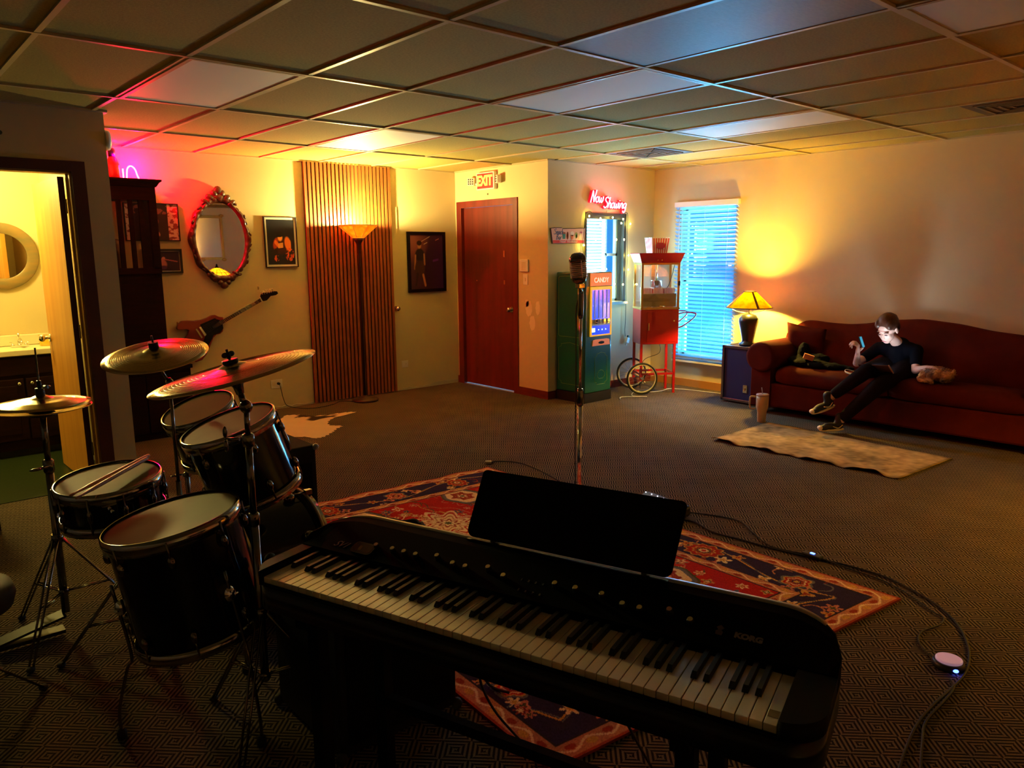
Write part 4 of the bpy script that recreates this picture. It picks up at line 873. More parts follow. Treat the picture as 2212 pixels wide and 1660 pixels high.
# ------------------------------------------------------------------ sofa corner
t = thing('road_case', (6.97, 4.2, 0), 'dark blue road case with metal edges beside the sofa, under the lamp', 'case')
cx0, cx1, cy0, cy1, cz = 6.775, 7.17, 4.03, 4.375, .585
MB().mm((cx0, cy0, .02), (cx1, cy1, cz)).build('body', 'navy', t)
b = MB(); e = .013
for y in (cy0, cy1):
    for x in (cx0, cx1): b.mm((x-e, y-e, .02), (x+e, y+e, cz))
for z in (.03, cz-.008):
    for y in (cy0, cy1): b.mm((cx0-e, y-e, z-e), (cx1+e, y+e, z+e))
    for x in (cx0, cx1): b.mm((x-e, cy0, z-e), (x+e, cy1, z+e))
b.build('metal_edge', mat('alu_edge', (.22, .22, .24), .35, 1), t, .002)
b = MB(); b.mm((cx0-.006, 4.09, .12), (cx0-.0005, 4.135, .20)); b.build('latch_plate', 'nickel', t); b = MB(); b.ell((cx0-.008, 4.112, .16), (.004, .010, .016), None, 10, 8); b.build('latch', mat('latch_gold', (.5, .3, .1), .3, .8), t)

# table lamp
lx, ly = 6.93, 4.20
t = thing('table_lamp', (lx, ly, .60), 'lit table lamp with conical amber shade on the blue case', 'table lamp')
Z = cz+.006
b = MB(); b.lathe([(.085, 0), (.088, .012), (.062, .03), (.058, .05), (.082, .17), (.098, .24), (.096, .27), (.07, .305), (.03, .32), (.012, .325)], TR((lx, ly, Z)), 32); b.build('base', mat('lamp_black', (.02, .025, .018), .3, coat=.4), t)
b = MB(); b.cyl((lx, ly, Z+.32), (lx, ly, Z+.40), .006); b.cyl((lx, ly, Z+.385), (lx, ly, Z+.42), .014)
for a in (.7, 2.3, 3.9, 5.5): b.tube(smooth_path([(lx+.02*math.cos(a), ly+.02*math.sin(a), Z+.33), (lx+.12*math.cos(a), ly+.12*math.sin(a), Z+.345), (lx+.20*math.cos(a), ly+.20*math.sin(a), Z+.39)], 4), .0022, 5)
b.build('harp', 'brass', t)
MT['shade2'] = trans_mat('mica_shade', (.60, .22, .02), (1.0, .64, .05), 1.0, noise=(22, (.95, .46, .03)))
b = MB(); b.lathe([(.225, .385), (.060, .545), (.058, .542), (.222, .383)], TR((lx, ly, Z)), 40, True, False); b.build('shade', 'shade2', t)
b = MB(); b.tube([(lx+.225*math.cos(2*PI*k/40), ly+.225*math.sin(2*PI*k/40), Z+.384) for k in range(40)], .005, 6, True); b.tube([(lx+.06*math.cos(2*PI*k/20), ly+.06*math.sin(2*PI*k/20), Z+.545) for k in range(20)], .006, 6, True)
for a in (PI*1.30, PI*.3, PI*.8, PI*1.8):
    p = Vector((lx+.226*math.cos(a), ly+.226*math.sin(a), Z+.386)); q = Vector((lx+.061*math.cos(a), ly+.061*math.sin(a), Z+.547)); s_ = Vector((-math.sin(a), math.cos(a), 0))*.014
    b.add([p-s_, p+s_, q+s_*.7, q-s_*.7], [(0, 1, 2, 3)])
b.build('shade_band', mat('shade_strap', (.05, .02, .01), .5), t)
b = MB(); b.ell((lx, ly, Z+.450), (.020, .020, .028)); b.build('bulb', glow('bulb2', (1, .72, .25), 30), t)
light('table_lamp_bulb', 'POINT', (lx, ly, Z+.495), 78, (1.0, .57, .07), .03)

# sofa
SY0, SY1 = 1.30, 3.96
t = thing('sofa', (6.85, 2.63, 0), 'dark red camelback sofa with rolled arms against the right wall', 'sofa')
MB().mm((6.55, SY0+.12, .07), (7.18, SY1-.12, .30)).build('base', 'sofa', t, .02)
fm_ = mat('sofa_foot', (.35, .30, .20), .4)
for y in (SY0+.18, SY1-.18):
    for x in (6.62, 7.12): b = MB(); b.lathe([(.016, 0), (.026, .07)], TR((x, y, .001)), 14); b.build('foot', fm_, t)
ys = np.linspace(SY0+.10, SY1-.10, 60)
cv = [(1.35, .70), (1.55, .80), (1.80, .852), (2.05, .872), (2.3, .915), (2.6, .940), (2.85, .918), (3.1, .868), (3.25, .852), (3.45, .855), (3.60, .868), (3.70, .862), (3.80, .80), (3.9, .70)]
zz = np.interp(ys, [c[0] for c in cv], [c[1] for c in cv]); k_ = np.array([.25, .5, .25]); zz[1:-1] = np.convolve(zz, k_, 'valid')
rings = []
for y, z in zip(ys, zz):
    xf = 6.97
    rings.append([(7.16, y, .25), (7.20, y, z-.08), (7.185, y, z-.02), (7.14, y, z), (7.09, y, z-.015), (7.065, y, z-.07), (6.99, y, .60), (6.93, y, .42), (6.92, y, .25)])
b = MB(); b.loft(rings, True, True, True); b.build('backrest', 'sofa', t)
def cushion(y0, y1, name='seat_cushion'):
    b = MB(); nx, ny = 10, 16; top = []; rg = []
    for j in range(ny+1):
        v = j/ny; y = y0+(y1-y0)*v; ed = min(v, 1-v); s = min(1, ed*9)**.5; r = []
        for (x, z) in ((6.95, .30), (6.95, .44), (6.85, .462), (6.72, .468), (6.62, .462), (6.565, .445), (6.535, .41), (6.53, .36), (6.545, .31), (6.6, .295)): r.append((x+(0 if x > 6.9 else (1-s)*.02), y, .375+(z-.375)*(.80+.20*s)))
        rg.append(r)
    b.loft(rg, True, True, True); return b.build(name, 'sofa', t)
cushion(2.63, 3.66); cushion(1.62, 2.62)
for yc, s in ((SY1-.155, 1), (SY0+.155, -1)):
    b = MB(); rg = []
    for x, k in ((7.15, 1), (6.60, 1), (6.53, 1), (6.50, .93), (6.495, .80)):
        pr = []
        for a in range(24):
            th = 2*PI*a/24; py = yc+.155*k*math.cos(th); pz = .545+.145*k*math.sin(th); pr.append((x, py, pz))
        rg.append(pr)
    b.loft(rg, True, True, True); b.mm((6.535, yc-.10, .07), (7.15, yc+.10, .58)); b.build('arm', 'sofa', t)
# loose pillow leaning at the left end
b = MB(); Tq = Matrix.Translation((6.98, 3.60, .64)) @ Matrix.Rotation(-.25, 4, 'Y') @ Matrix.Rotation(.12, 4, 'X'); rg = []
def pillow(mb, T, a, c, th):
    n = 14; vs = []; f = []
    for side in (1, -1):
        for i in range(n+1):
            for j in range(n+1):
                u, v = -1+2*i/n, -1+2*j/n; h = th*((1-u**4)*(1-v**4))**.5; k = 1-.07*(1-abs(u))*0; vs.append((side*h, u*a*(1-.06*(1-v*v)), v*c*(1-.06*(1-u*u))))
    N = (n+1)**2
    for s_ in range(2):
        for i in range(n):
            for j in range(n): q = s_*N+i*(n+1)+j; f.append((q, q+1, q+n+2, q+n+1))
    mb.add(vs, f, True, T)
pillow(b, Tq, .20, .20, .07); tag(b.build('throw_pillow', 'sofa'), 'dark red pillow leaning at the left end of the sofa', 'pillow')
# clothes heap
b = MB()
for (y, x, z, r) in ((3.58, 6.80, .50, (.08, .10, .05)), (3.48, 6.76, .50, (.12, .12, .045)), (3.35, 6.74, .495, (.10, .12, .035)), (3.55, 6.86, .58, (.06, .06, .10)), (3.22, 6.76, .49, (.09, .11, .03)), (3.40, 6.84, .54, (.06, .12, .05)), (3.12, 6.80, .485, (.06, .10, .02))): b.ell((x, y, z), r, None, 16, 10)
o = b.build('jacket_heap', 'cloth_black'); remesh(o, .012, 4); d = o.modifiers.new('crease', 'DISPLACE'); tx = bpy.data.textures.new('crease', 'CLOUDS'); tx.noise_scale = .05; d.texture = tx; d.strength = .02
tag(o, 'crumpled black jacket heap on the left sofa seat', 'jacket')
t = thing('small_box', (6.70, 3.42, .55), 'small orange-brown box on the black jacket heap', 'box')
b = MB(); Tb = Matrix.Translation((6.70, 3.42, .562)) @ Matrix.Rotation(.5, 4, 'Z') @ Matrix.Rotation(.3, 4, 'X'); b.box((0, 0, 0), (.05, .09, .045), Tb); b.build('body', mat('tan_box', (.55, .22, .10), .6), t, .004)
b = MB(); b.box((0, 0, .0235), (.052, .092, .004), Tb); b.build('lid', mat('tan_box2', (.65, .30, .14), .6), t)
b = MB(); b.tube(smooth_path([(6.66, 3.05, .475), (6.60, 2.98, .475), (6.60, 2.90, .472), (6.66, 2.93, .475), (6.62, 3.02, .50), (6.58, 3.0, .475), (6.565, 2.86, .47), (6.60, 2.80, .472)], 6), .0035, 6); tag(b.build('charging_cable', 'white'), 'thin white charging cable lying on the sofa seat beside the person', 'cable')
# tumbler
t = thing('tumbler', (6.18, 3.57, 0), 'beige tumbler with handle and straw on the carpet by the sofa', 'tumbler')
cx, cy = 6.18, 3.57
b = MB(); b.lathe([(.036, 0), (.038, .004), (.042, .10), (.054, .14), (.055, .245)], TR((cx, cy, .001)), 28); b.build('body', mat('beige_cup', (.55, .36, .18), .45), t)
b = MB(); b.lathe([(.056, .245), (.056, .258), (.05, .262), (.01, .263)], TR((cx, cy, 0)), 28); b.build('lid', mat('lid', (.5, .34, .25), .3), t)
b = MB(); b.tube(smooth_path([(cx-.04, cy+.045, .235), (cx-.065, cy+.08, .235), (cx-.07, cy+.085, .20), (cx-.065, cy+.08, .13), (cx-.035, cy+.045, .125)], 5), .008); b.build('handle', mat('beige_cup2', (.55, .36, .18), .45), t)
b = MB(); b.cyl((cx, cy, .26), (cx-.004, cy+.01, .32), .004, seg=8); b.build('straw', 'glass' if False else mat('straw', (.6, .55, .5), .3), t)

# ------------------------------------------------------------------ person
t = thing('person', (6.85, 2.62, 0), 'person in black tee and dark trousers sitting cross-legged on the sofa', 'person')
def ap(px, py, x): return at(px, py, 'x', x)
HC = Vector((6.74, 2.742, .868)); hipR, hipL = Vector((6.86, 2.78, .53)), Vector((6.86, 2.60, .53))
neck = Vector((6.84, 2.70, .755)); chest = Vector((6.90, 2.69, .66)); belly = Vector((6.90, 2.69, .56))
shR, shL = Vector((6.86, 2.855, .685)), Vector((6.86, 2.535, .690))
elR, wrR = Vector((6.66, 2.95, .56)), Vector((6.515, 2.885, .655))
elL, wrL = Vector((6.77, 2.50, .535)), Vector((6.70, 2.385, .588))
knR = ap(1872, 802, 6.42); anR = ap(1789, 862, 6.28); knL = ap(1893, 838, 6.36); anL = ap(1812, 912, 6.27)
def Vm(a, b_, k): return a+(b_-a)*k
b = MB()
# head: skull, jaw, cheeks, nose, ears
hd = TR(HC, z=(-.50, .0, .86), x=(-.86, .10, -.50))       # local x = face direction, z = up the head
b.ell((-.012, 0, .035), (.092, .074, .088), hd, 24, 16); b.ell((.022, 0, -.035), (.062, .058, .072), hd, 20, 14); b.ell((.040, 0, -.092), (.030, .032, .024), hd, 14, 10)
b.ell((.082, 0, -.022), (.016, .011, .024), hd, 12, 8); b.ell((.090, 0, -.035), (.012, .014, .010), hd, 12, 8); b.ell((.072, 0, .022), (.018, .052, .012), hd, 14, 8)
b.ell((.076, 0, -.066), (.009, .022, .006), hd, 12, 6); b.ell((.073, 0, -.076), (.009, .019, .006), hd, 12, 6)
for s in (-1, 1): b.ell((.050, s*.036, -.028), (.022, .020, .024), hd, 12, 8); b.ell((-.008, s*.078, -.008), (.018, .010, .030), hd, 12, 8)
nk = hd @ Vector((-.02, 0, -.09)); limb(b, [nk, neck, chest], [.044, .046, .07])
limb(b, [shR, elR, wrR], [.040, .034, .022]); wrL = Vector((6.70, 2.385, .575)); limb(b, [shL, elL, wrL], [.040, .034, .022])
limb(b, [chest+Vector((0, .1, .02)), shR], [.05, .042]); limb(b, [chest+Vector((0, -.1, .02)), shL], [.05, .042]); limb(b, [chest, belly], [.095, .10])
limb(b, [belly, hipR, knR, anR], [.10, .078, .050, .032]); limb(b, [belly, hipL, knL, anL], [.10, .078, .050, .032])
# right hand held up, fingers bent round a small phone
def hand(mb, W, fwd, up, curl, spread=.018, L=(.045, .050, .047, .038), thumb_side=1):
    fwd = fwd.normalized(); side = fwd.cross(up).normalized(); up = side.cross(fwd).normalized()
    pal = W+fwd*.045; mb.ell((0, 0, 0), (.040, .036, .014), Matrix((fwd, side, up)).transposed().to_4x4() if False else TR(pal, z=up, x=fwd), 14, 8)
    limb(mb, [W, pal], [.020, .018])
    for i in range(4):
        base = W+fwd*.078+side*((i-1.5)*spread); p = base; d = fwd.copy(); pts = [p-fwd*.02, p]; ln = L[i]
        for kk in range(3):
            d = (Matrix.Rotation(curl*(1+.15*i), 3, side) @ d).normalized(); p = p+d*(ln*(.85 if kk == 0 else .55)); pts.append(p)
        limb(mb, pts, [.0095, .0092, .0085, .0080, .0070], 10)
    tb = W+fwd*.025+side*thumb_side*.03; tp = tb+(fwd*.5+side*thumb_side*.5-up*.5).normalized()*.035; te = tp+(fwd*.8-up*.5).normalized()*.03; limb(mb, [tb, tp, te], [.012, .010, .0085], 10)
hand(b, wrR, Vector((-.05, -.02, 1)), Vector((-.2, 1, 0)), .75, thumb_side=-1)
hand(b, wrL, Vector((-.10, -.80, .10)), Vector((0, -.15, 1)), -.32, thumb_side=-1)
o = b.build('body', 'skin', t); remesh(o, .005, 3)
# face details
lash = mat('lash', (.10, .04, .05), .6)
for s in (-1, 1): b = MB(); b.ell((.0845, s*.029, -.002), (.006, .014, .0045), hd, 12, 6); b.build('eyelid', lash, t)
for s in (-1, 1): b = MB(); b.tube(smooth_path([hd @ Vector((.086, s*.014, .016)), hd @ Vector((.086, s*.03, .024)), hd @ Vector((.076, s*.05, .019))], 4), .0030, 6); b.build('eyebrow', 'hair', t)
b = MB(); b.ell((.083, 0, -.0715), (.0035, .020, .0035), hd, 12, 6); b.build('lips', mat('lip', (.55, .15, .14), .4), t)
b = MB(); b.ell((-.022, 0, .052), (.095, .084, .092), hd, 26, 16); b.ell((-.050, 0, .005), (.070, .080, .080), hd, 20, 12); b.ell((-.110, 0, .050), (.034, .036, .036), hd, 14, 8)
for s in (-1, 1): b.ell((.012, s*.050, .068), (.064, .034, .046), hd, 16, 10)
o = b.build('hair', 'hair', t); remesh(o, .006, 3)
# shirt
b = MB(); limb(b, [chest+Vector((0, 0, .045)), chest, belly, Vector((6.89, 2.69, .50))], [.088, .115, .118, .12])
for sh, el in ((shR, elR), (shL, elL)): limb(b, [chest+(sh-chest)*.5+Vector((0, 0, .01)), sh, Vm(sh, el, .60)], [.075, .054, .048])
o = b.build('t_shirt', 'tee', t); remesh(o, .008, 5)
b = MB(); limb(b, [Vector((6.89, 2.69, .52)), hipR, knR, Vm(knR, anR, .80)], [.118, .094, .066, .048]); limb(b, [Vector((6.89, 2.69, .52)), hipL, knL, Vm(knL, anL, .84)], [.118, .094, .066, .048])
o = b.build('trousers', 'pants', t); remesh(o, .009, 5)
# shoes
def shoe(an, toe, up, nm='shoe'):
    d = (toe-an); f = Vector(d).normalized(); u = (up-f*up.dot(f)).normalized(); T = TR(an+f*.03, z=u, x=f)
    b = MB(T); b.ell((-.03, 0, -.02), (.045, .036, .05), None, 16, 10); b.ell((.05, 0, -.040), (.075, .040, .034), None, 18, 10); b.ell((.11, 0, -.048), (.045, .040, .024), None, 16, 10); limb(b, [(-.035, 0, .01), (-.035, 0, .04)], [.040, .038])
    o = b.build(nm, 'shoe', t); remesh(o, .006, 3)
    b = MB(T); b.ell((.035, 0, -.066), (.118, .043, .016), None, 22, 8); b.build('sole', 'sole', o)
    b = MB(T); b.ell((.142, 0, -.046), (.022, .030, .020), None, 14, 8); b.build('toe_cap', 'sole', o)
    b = MB(T); b.tube(smooth_path([(-.04, .042, -.02), (.0, .044, -.045), (.05, .043, -.03)], 4), .004, 6); b.tube(smooth_path([(-.04, -.042, -.02), (.0, -.044, -.045), (.05, -.043, -.03)], 4), .004, 6); b.build('stripe', 'sole', o)
toeR = ap(1748, 880, 6.12); shoe(anR+Vector((0, 0, -.01)), toeR, Vector((-.35, .25, .9)))
anL2 = Vector((anL.x, anL.y, .10)); shoe(anL2, anL2+Vector((-.10, .06, -.0)), Vector((0, 0, 1)))
# tablet and phone held by the person
tc = ap(1893, 800, 6.50); Tt = TR(tc, z=HC-tc, x=Vector((0, -1, .0)))
t2 = thing('tablet', tuple(tc), 'lit tablet propped on the crossed legs of the person', 'tablet')
MB(Tt).box((0, 0, 0), (.250, .172, .008)).build('case', mat('tablet_back', (.10, .035, .020), .6), t2, .004)
MB(Tt).box((0, 0, .0048), (.232, .155, .001)).build('screen', glow('screen_white', (.75, .88, 1.0), 9), t2)
b = MB(Tt)
b.mm((-.125, .082, -.006), (.125, .088, .006)); b.mm((.120, -.086, -.006), (.127, .088, .006)); b.build('rim', mat('tablet_rim', (.75, .40, .22), .35, .3), t2)
pc = wrR+Vector((-.02, -.035, .115)); Tp = TR(pc, z=Vector((.1, -.9, .35)), x=Vector((0, .3, 1)))
t3 = thing('phone', tuple(pc), 'small dark teal phone held up in the right hand of the person', 'phone')
MB(Tp).box((0, 0, 0), (.10, .06, .009)).build('body', mat('phone_teal', (.01, .10, .14), .3), t3, .004)
MB(Tp).box((0, 0, .005), (.09, .052, .001)).build('screen', mat('phone_screen', (.02, .12, .18), .1, emis=(.05, .4, .6), estr=.4), t3)
light('tablet_light', 'AREA', tuple(tc+(Tt.to_3x3() @ Vector((0, 0, 1))).normalized()*.012), .55, (.62, .80, 1.0), (.22, .15), TR((0, 0, 0), z=-(HC-tc)).to_euler(), spread=1.2)
# dog
t = thing('dog', (6.72, 2.31, .47), 'small tan and dark brown furry dog curled up beside the person', 'dog')
b = MB(); dc = Vector((6.70, 2.30, .525))
b.ell(dc, (.09, .115, .062), None, 20, 12); b.ell(dc+Vector((-.01, .09, -.015)), (.07, .05, .045), None, 16, 10); b.ell(dc+Vector((-.03, -.085, -.005)), (.055, .052, .048), None, 16, 10); b.ell(dc+Vector((-.085, -.075, -.03)), (.03, .026, .022), None, 12, 8)
for y in (-.125, -.05): b.ell(dc+Vector((-.01, y, .035)), (.022, .014, .032), None, 10, 8)
limb(b, [dc+Vector((-.06, .07, -.045)), dc+Vector((-.10, .0, -.05))], [.024, .018]); limb(b, [dc+Vector((-.03, .13, -.04)), dc+Vector((-.10, .10, -.045)), dc+Vector((-.12, .03, -.045))], [.02, .016, .012])
fur = mat('dog_fur', (.08, .03, .012), .9, noise=(11, (.85, .45, .15), (1, 1, 1)), bump=(160, .9, .006), sheen=.3)
o = b.build('body', fur, t); remesh(o, .006, 2); d = o.modifiers.new('fur', 'DISPLACE'); tx = bpy.data.textures.new('furtex', 'CLOUDS'); tx.noise_scale = .012; d.texture = tx; d.strength = .016; d.mid_level = .6
b = MB(); b.ell(dc+Vector((-.112, -.078, -.028)), (.007, .008, .006), None, 10, 6); b.build('nose', 'black', t)
rs = random.Random(3); b = MB()
for k in range(260):
    th = rs.uniform(0, 2*PI); ph = rs.uniform(.1, 1.5); n_ = Vector((math.cos(th)*math.sin(ph), math.sin(th)*math.sin(ph), math.cos(ph))); p = dc+Vector((n_.x*.092, n_.y*.13, n_.z*.065)); b.cyl(p, p+n_*.014+Vector((rs.uniform(-.01, .01), rs.uniform(-.012, .012), -.004)), .0022, .0004, 4, False)
b.build('fur_tuft', mat('tuft', (.45, .20, .07), .9), t)

# thin tan rug in front of the sofa
nu, nv = 60, 100; u, v = np.meshgrid(np.linspace(0, 1, nu), np.linspace(0, 1, nv))
A, B_, C_, D_2 = np.array((5.268, 3.487)), np.array((6.186, 3.50)), np.array((6.072, 1.932)), np.array((5.264, 1.987))
xy = (A*(1-u[..., None])+B_*u[..., None])*(1-v[..., None])+(D_2*(1-u[..., None])+C_*u[..., None])*v[..., None]
edge = np.exp(-u*14); z = .006+edge*(.010+.012*np.sin(v*24)+.006*np.sin(v*57+1))*(1)+.003*np.sin(u*18+v*9)*np.sin(v*13)**2
xy[..., 0] += edge*.015*np.sin(v*31)
P = np.concatenate([xy, np.maximum(z, .004)[..., None]], -1)
c = np.ones(u.shape+(3,))*np.array([.40, .27, .12]); n_ = noise2(u*1.0, v*1.6, 7, 4)+noise2(u, v*1.6, 26, 6)*.8
c *= (1+.42*n_[..., None]); c = np.clip(c, .05, .8)
ed = (u < .02) | (u > .98) | (v < .012) | (v > .988); c[ed] *= .6
MT['rug_tan'] = vcol_mat('rug_tan', .95, bump=(150, .4, .003), spec=.1)
o = color_grid('small_rug', P, c, 'rug_tan'); o.modifiers.new('thick', 'SOLIDIFY').thickness = .004
tag(o, 'thin tan mottled rug with wavy edge in front of the sofa', 'rug')
# ------------------------------------------------------------------ drums and cymbals
def ring(mb, r, w_, z0, z1, T=None, seg=56, lip=.003):
    mb.lathe([(r-w_, z0), (r, z0), (r+lip, (z0+z1)/2), (r, z1), (r-w_, z1)], T, seg, True, False)
def drum(name, label, c, n, r, L, nl, x=None, head='skin_head', cat='drum', bottom=True):
    T = TR(c, z=n, x=x); t = thing(name, (c[0], c[1], max(0, c[2]-L)), label, cat); rs_ = r-.012
    b = MB(T); b.lathe([(rs_, -L+.006), (rs_, -.012)], None, 64, True, False); b.build('shell', 'shell', t)
    b = MB(T); b.lathe([(rs_-.002, -.0045), (rs_-.001, -.003), (.0005, -.0025)][:2]+[(rs_-.001, -.003)], None, 56); b.lathe([(rs_+.002, -.012), (rs_+.001, -.002), (rs_-.006, -.0015)], None, 64, True, True); b.build('batter_head', head, t)
    b = MB(T); ring(b, r, .006, -.038, .006); b.build('top_hoop', 'hoop', t)
    if bottom:
        b = MB(T); ring(b, r, .006, -L-.006, -L+.030); b.build('bottom_hoop', 'hoop', t)
        b = MB(T); b.lathe([(rs_+.001, -L-.001), (rs_+.001, -L+.004)], None, 48); b.build('resonant_head', 'matte', t)
    for k in range(nl):
        a = 2*PI*(k+.5)/nl; ca, sa = math.cos(a), math.sin(a); p = Vector((rs_*ca, rs_*sa, 0)); o_ = Vector((ca, sa, 0))
        b = MB(T)
        if bottom and L > .2:
            for s, zc in ((1, -.075), (-1, -L+.07)):
                b = MB(T); b.ell(p+o_*.010+Vector((0, 0, zc)), (.013, .013, .022), None, 10, 8); b.cyl(p+o_*.016+Vector((0, 0, zc)), p+o_*.016+Vector((0, 0, -.008 if s > 0 else -L+.012)), .003, seg=6); b.build('lug', 'dchrome', t)
        else:
            b.ell(p+o_*.010+Vector((0, 0, -L/2)), (.012, .012, .028), None, 10, 8); b.cyl(p+o_*.016+Vector((0, 0, -L+.010)), p+o_*.016+Vector((0, 0, -.008)), .003, seg=6); b.build('lug', 'dchrome', t)
    return t, T
def wing(mb, p, d, s=.014):
    T = TR(p, z=d); mb.cyl(Vector(p), Vector(p)+Vector(d).normalized()*.018, .007, seg=10)
    for q in (-1, 1): mb.ell((q*s, 0, .012), (.011, .004, .009), T, 8, 6)
def tripod(t, x, y, r, zt, zb, a0, mm='dchrome', nm='leg', th=.008):
    for k in range(3):
        a = a0+k*2*PI/3; f = Vector((x+r*math.cos(a), y+r*math.sin(a), .012)); top = Vector((x+.015*math.cos(a), y+.015*math.sin(a), zt)); low = Vector((x+.012*math.cos(a), y+.012*math.sin(a), zb)); mid = top+(f-top)*.55
        b = MB()
        s_ = Vector((-math.sin(a), math.cos(a), 0))*.010
        for q in (-1, 1): b.cyl(top+s_*q, f+s_*q*.8, th*.55, seg=8); b.cyl(low+s_*q*.5, mid+s_*q*.8, th*.4, seg=6)
        l = b.build(nm, mm, t); b = MB(); b.ell(f, (.016, .016, .012), None, 10, 8); b.build('rubber_foot', 'rubber', l)
    b = MB(); b.cyl((x, y, zt-.015), (x, y, zt+.02), .022, seg=14); b.build('upper_collar', mm, t); b = MB(); b.cyl((x, y, zb-.012), (x, y, zb+.012), .019, seg=14); b.build('lower_collar', mm, t)

# floor tom
t, T = drum('floor_tom', 'black floor tom nearest the keyboard, largest drum with yellowish head', (.714, 2.485, .722), (-.16, .07, .984), .213, .40, 8)
for k in range(3):
    a = .75+k*2*PI/3; p = T @ Vector((.222*math.cos(a), .222*math.sin(a), -.16)); q = T @ Vector((.226*math.cos(a), .226*math.sin(a), -.40)); o_ = (q-Vector((.77, 2.46, q.z))); o_.normalize()
    b = MB(); b.tube(smooth_path([p, q, q+Vector((o_.x*.015, o_.y*.015, -.05)), Vector((q.x+o_.x*.05, q.y+o_.y*.05, .10)), Vector((q.x+o_.x*.05, q.y+o_.y*.05, .012))], 5), .0055, 8); l = b.build('leg', 'dchrome', t)
    b = MB(); b.lathe([(.015, 0), (.016, .02), (.009, .035)], TR((q.x+o_.x*.05, q.y+o_.y*.05, .001)), 12); b.build('rubber_foot', 'rubber', l)
    b = MB(); pm = T @ Vector((.214*math.cos(a), .214*math.sin(a), -.24)); b.ell(pm, (.02, .02, .028), None, 12, 8); wing(b, pm, T.to_3x3() @ Vector((math.cos(a), math.sin(a), 0))); b.build('leg_bracket', 'chrome', t)
# snare
t, T = drum('snare_drum', 'snare drum with two sticks lying on its head', (.678, 3.10, .723), (-.08, -.05, .995), .188, .155, 10)
b = MB(T); b.box((-.05, -.192, -.08), (.05, .02, .09)); b.cyl((-.05, -.205, -.05), (-.05, -.235, -.05), .006); b.build('strainer', 'chrome', t)
t = thing('snare_stand', (.70, 3.12, 0), 'tripod stand with basket arms under the snare drum', 'drum stand')
b = MB(); b.cyl((.70, 3.12, .12), (.70, 3.12, .50), .011, seg=12); b.build('pole', 'dchrome', t)
for k in range(3):
    a = .4+k*2*PI/3; b = MB(); b.tube(smooth_path([(.70, 3.12, .49), (.70+.12*math.cos(a), 3.12+.12*math.sin(a), .52), (.70+.185*math.cos(a), 3.12+.185*math.sin(a), .545), (.70+.205*math.cos(a), 3.12+.205*math.sin(a), .59)], 5), .007, 8); b.build('basket_arm', 'dchrome', t)
tripod(t, .70, 3.12, .24, .30, .14, .9)
# sticks
for (p, q, lab) in (((150, 1072), (322, 984), 'wooden drumstick lying across the snare head, tip past the far rim'), ((163, 1078), (318, 990), 'second wooden drumstick lying against the first on the snare')):
    A_ = at(p[0], p[1], 'z', .737); B2 = at(q[0], q[1], 'z', .765); b = MB(); n_ = (B2-A_).length
    b.lathe([(.001, 0), (.0045, .003), (.0055, .012), (.0035, .03), (.0072, .11), (.0078, n_-.01), (.0065, n_-.002), (.002, n_)], TR(A_, z=B2-A_), 12); tag(b.build('drumstick', 'stick'), lab, 'drumstick', 'drumsticks on the snare')
# bass drum
bc = Vector((1.24, 3.05, .268)); ax = Vector((1, .04, 0)).normalized(); T = TR(bc, z=ax, x=(0, 0, 1)); BR = .262; BL = .34
t = thing('bass_drum', (1.3, 3.05, 0), 'glossy black bass drum half hidden behind the keyboard', 'drum')
b = MB(T); b.lathe([(BR-.012, -BL/2+.01), (BR-.012, BL/2-.01)], None, 72, True, False); b.build('shell', 'shell', t)
for s, nm in ((1, 'front_hoop'), (-1, 'rear_hoop')):
    b = MB(T); b.lathe([(BR-.020, s*(BL/2-.02)), (BR+.004, s*(BL/2-.02)), (BR+.004, s*(BL/2+.022)), (BR-.020, s*(BL/2+.022))], None, 72, True, False); b.build(nm, 'shell', t)
    b = MB(T); b.lathe([(BR-.018, s*(BL/2-.004)), (BR-.018, s*(BL/2))], None, 64); b.build('front_head' if s > 0 else 'rear_head', 'gloss' if s > 0 else 'skin_head', t)
b = MB(T); b.lathe([(BR+.0045, BL/2-.006), (BR+.0055, BL/2-.006), (BR+.0055, BL/2+.008), (BR+.0045, BL/2+.008)], None, 72, True, False); b.build('hoop_inlay', mat('inlay', (.40, .28, .10), .3), t)
for k in range(8):
    a = 2*PI*(k+.35)/8; b = MB(T); p = Vector((BR*math.cos(a), BR*math.sin(a), 0))
    b.ell(p+Vector((0, 0, .10)), (.022, .022, .026), None, 10, 8); b.cyl(p*1.05+Vector((0, 0, .10)), p*1.05+Vector((0, 0, BL/2+.01)), .0035, seg=8); b.box(p*1.04+Vector((0, 0, BL/2+.016)), (.022, .022, .030)); b.build('lug', 'dchrome', t)
for s in (-1, 1):
    b = MB(); p = bc+Vector((.10, s*.24, -.05)); b.cyl(p, (p.x+.10, p.y+s*.10, .012), .006, seg=8); b.ell((p.x+.10, p.y+s*.10, .014), (.012, .012, .012), None, 8, 6); b.build('spur', 'dchrome', t)
b = MB(); b.cyl((1.22, 3.05, .52), (1.22, 3.05, .74), .014, seg=14); b.box((1.22, 3.05, .535), (.07, .06, .04)); b.build('tom_post', 'dchrome', t, .004)
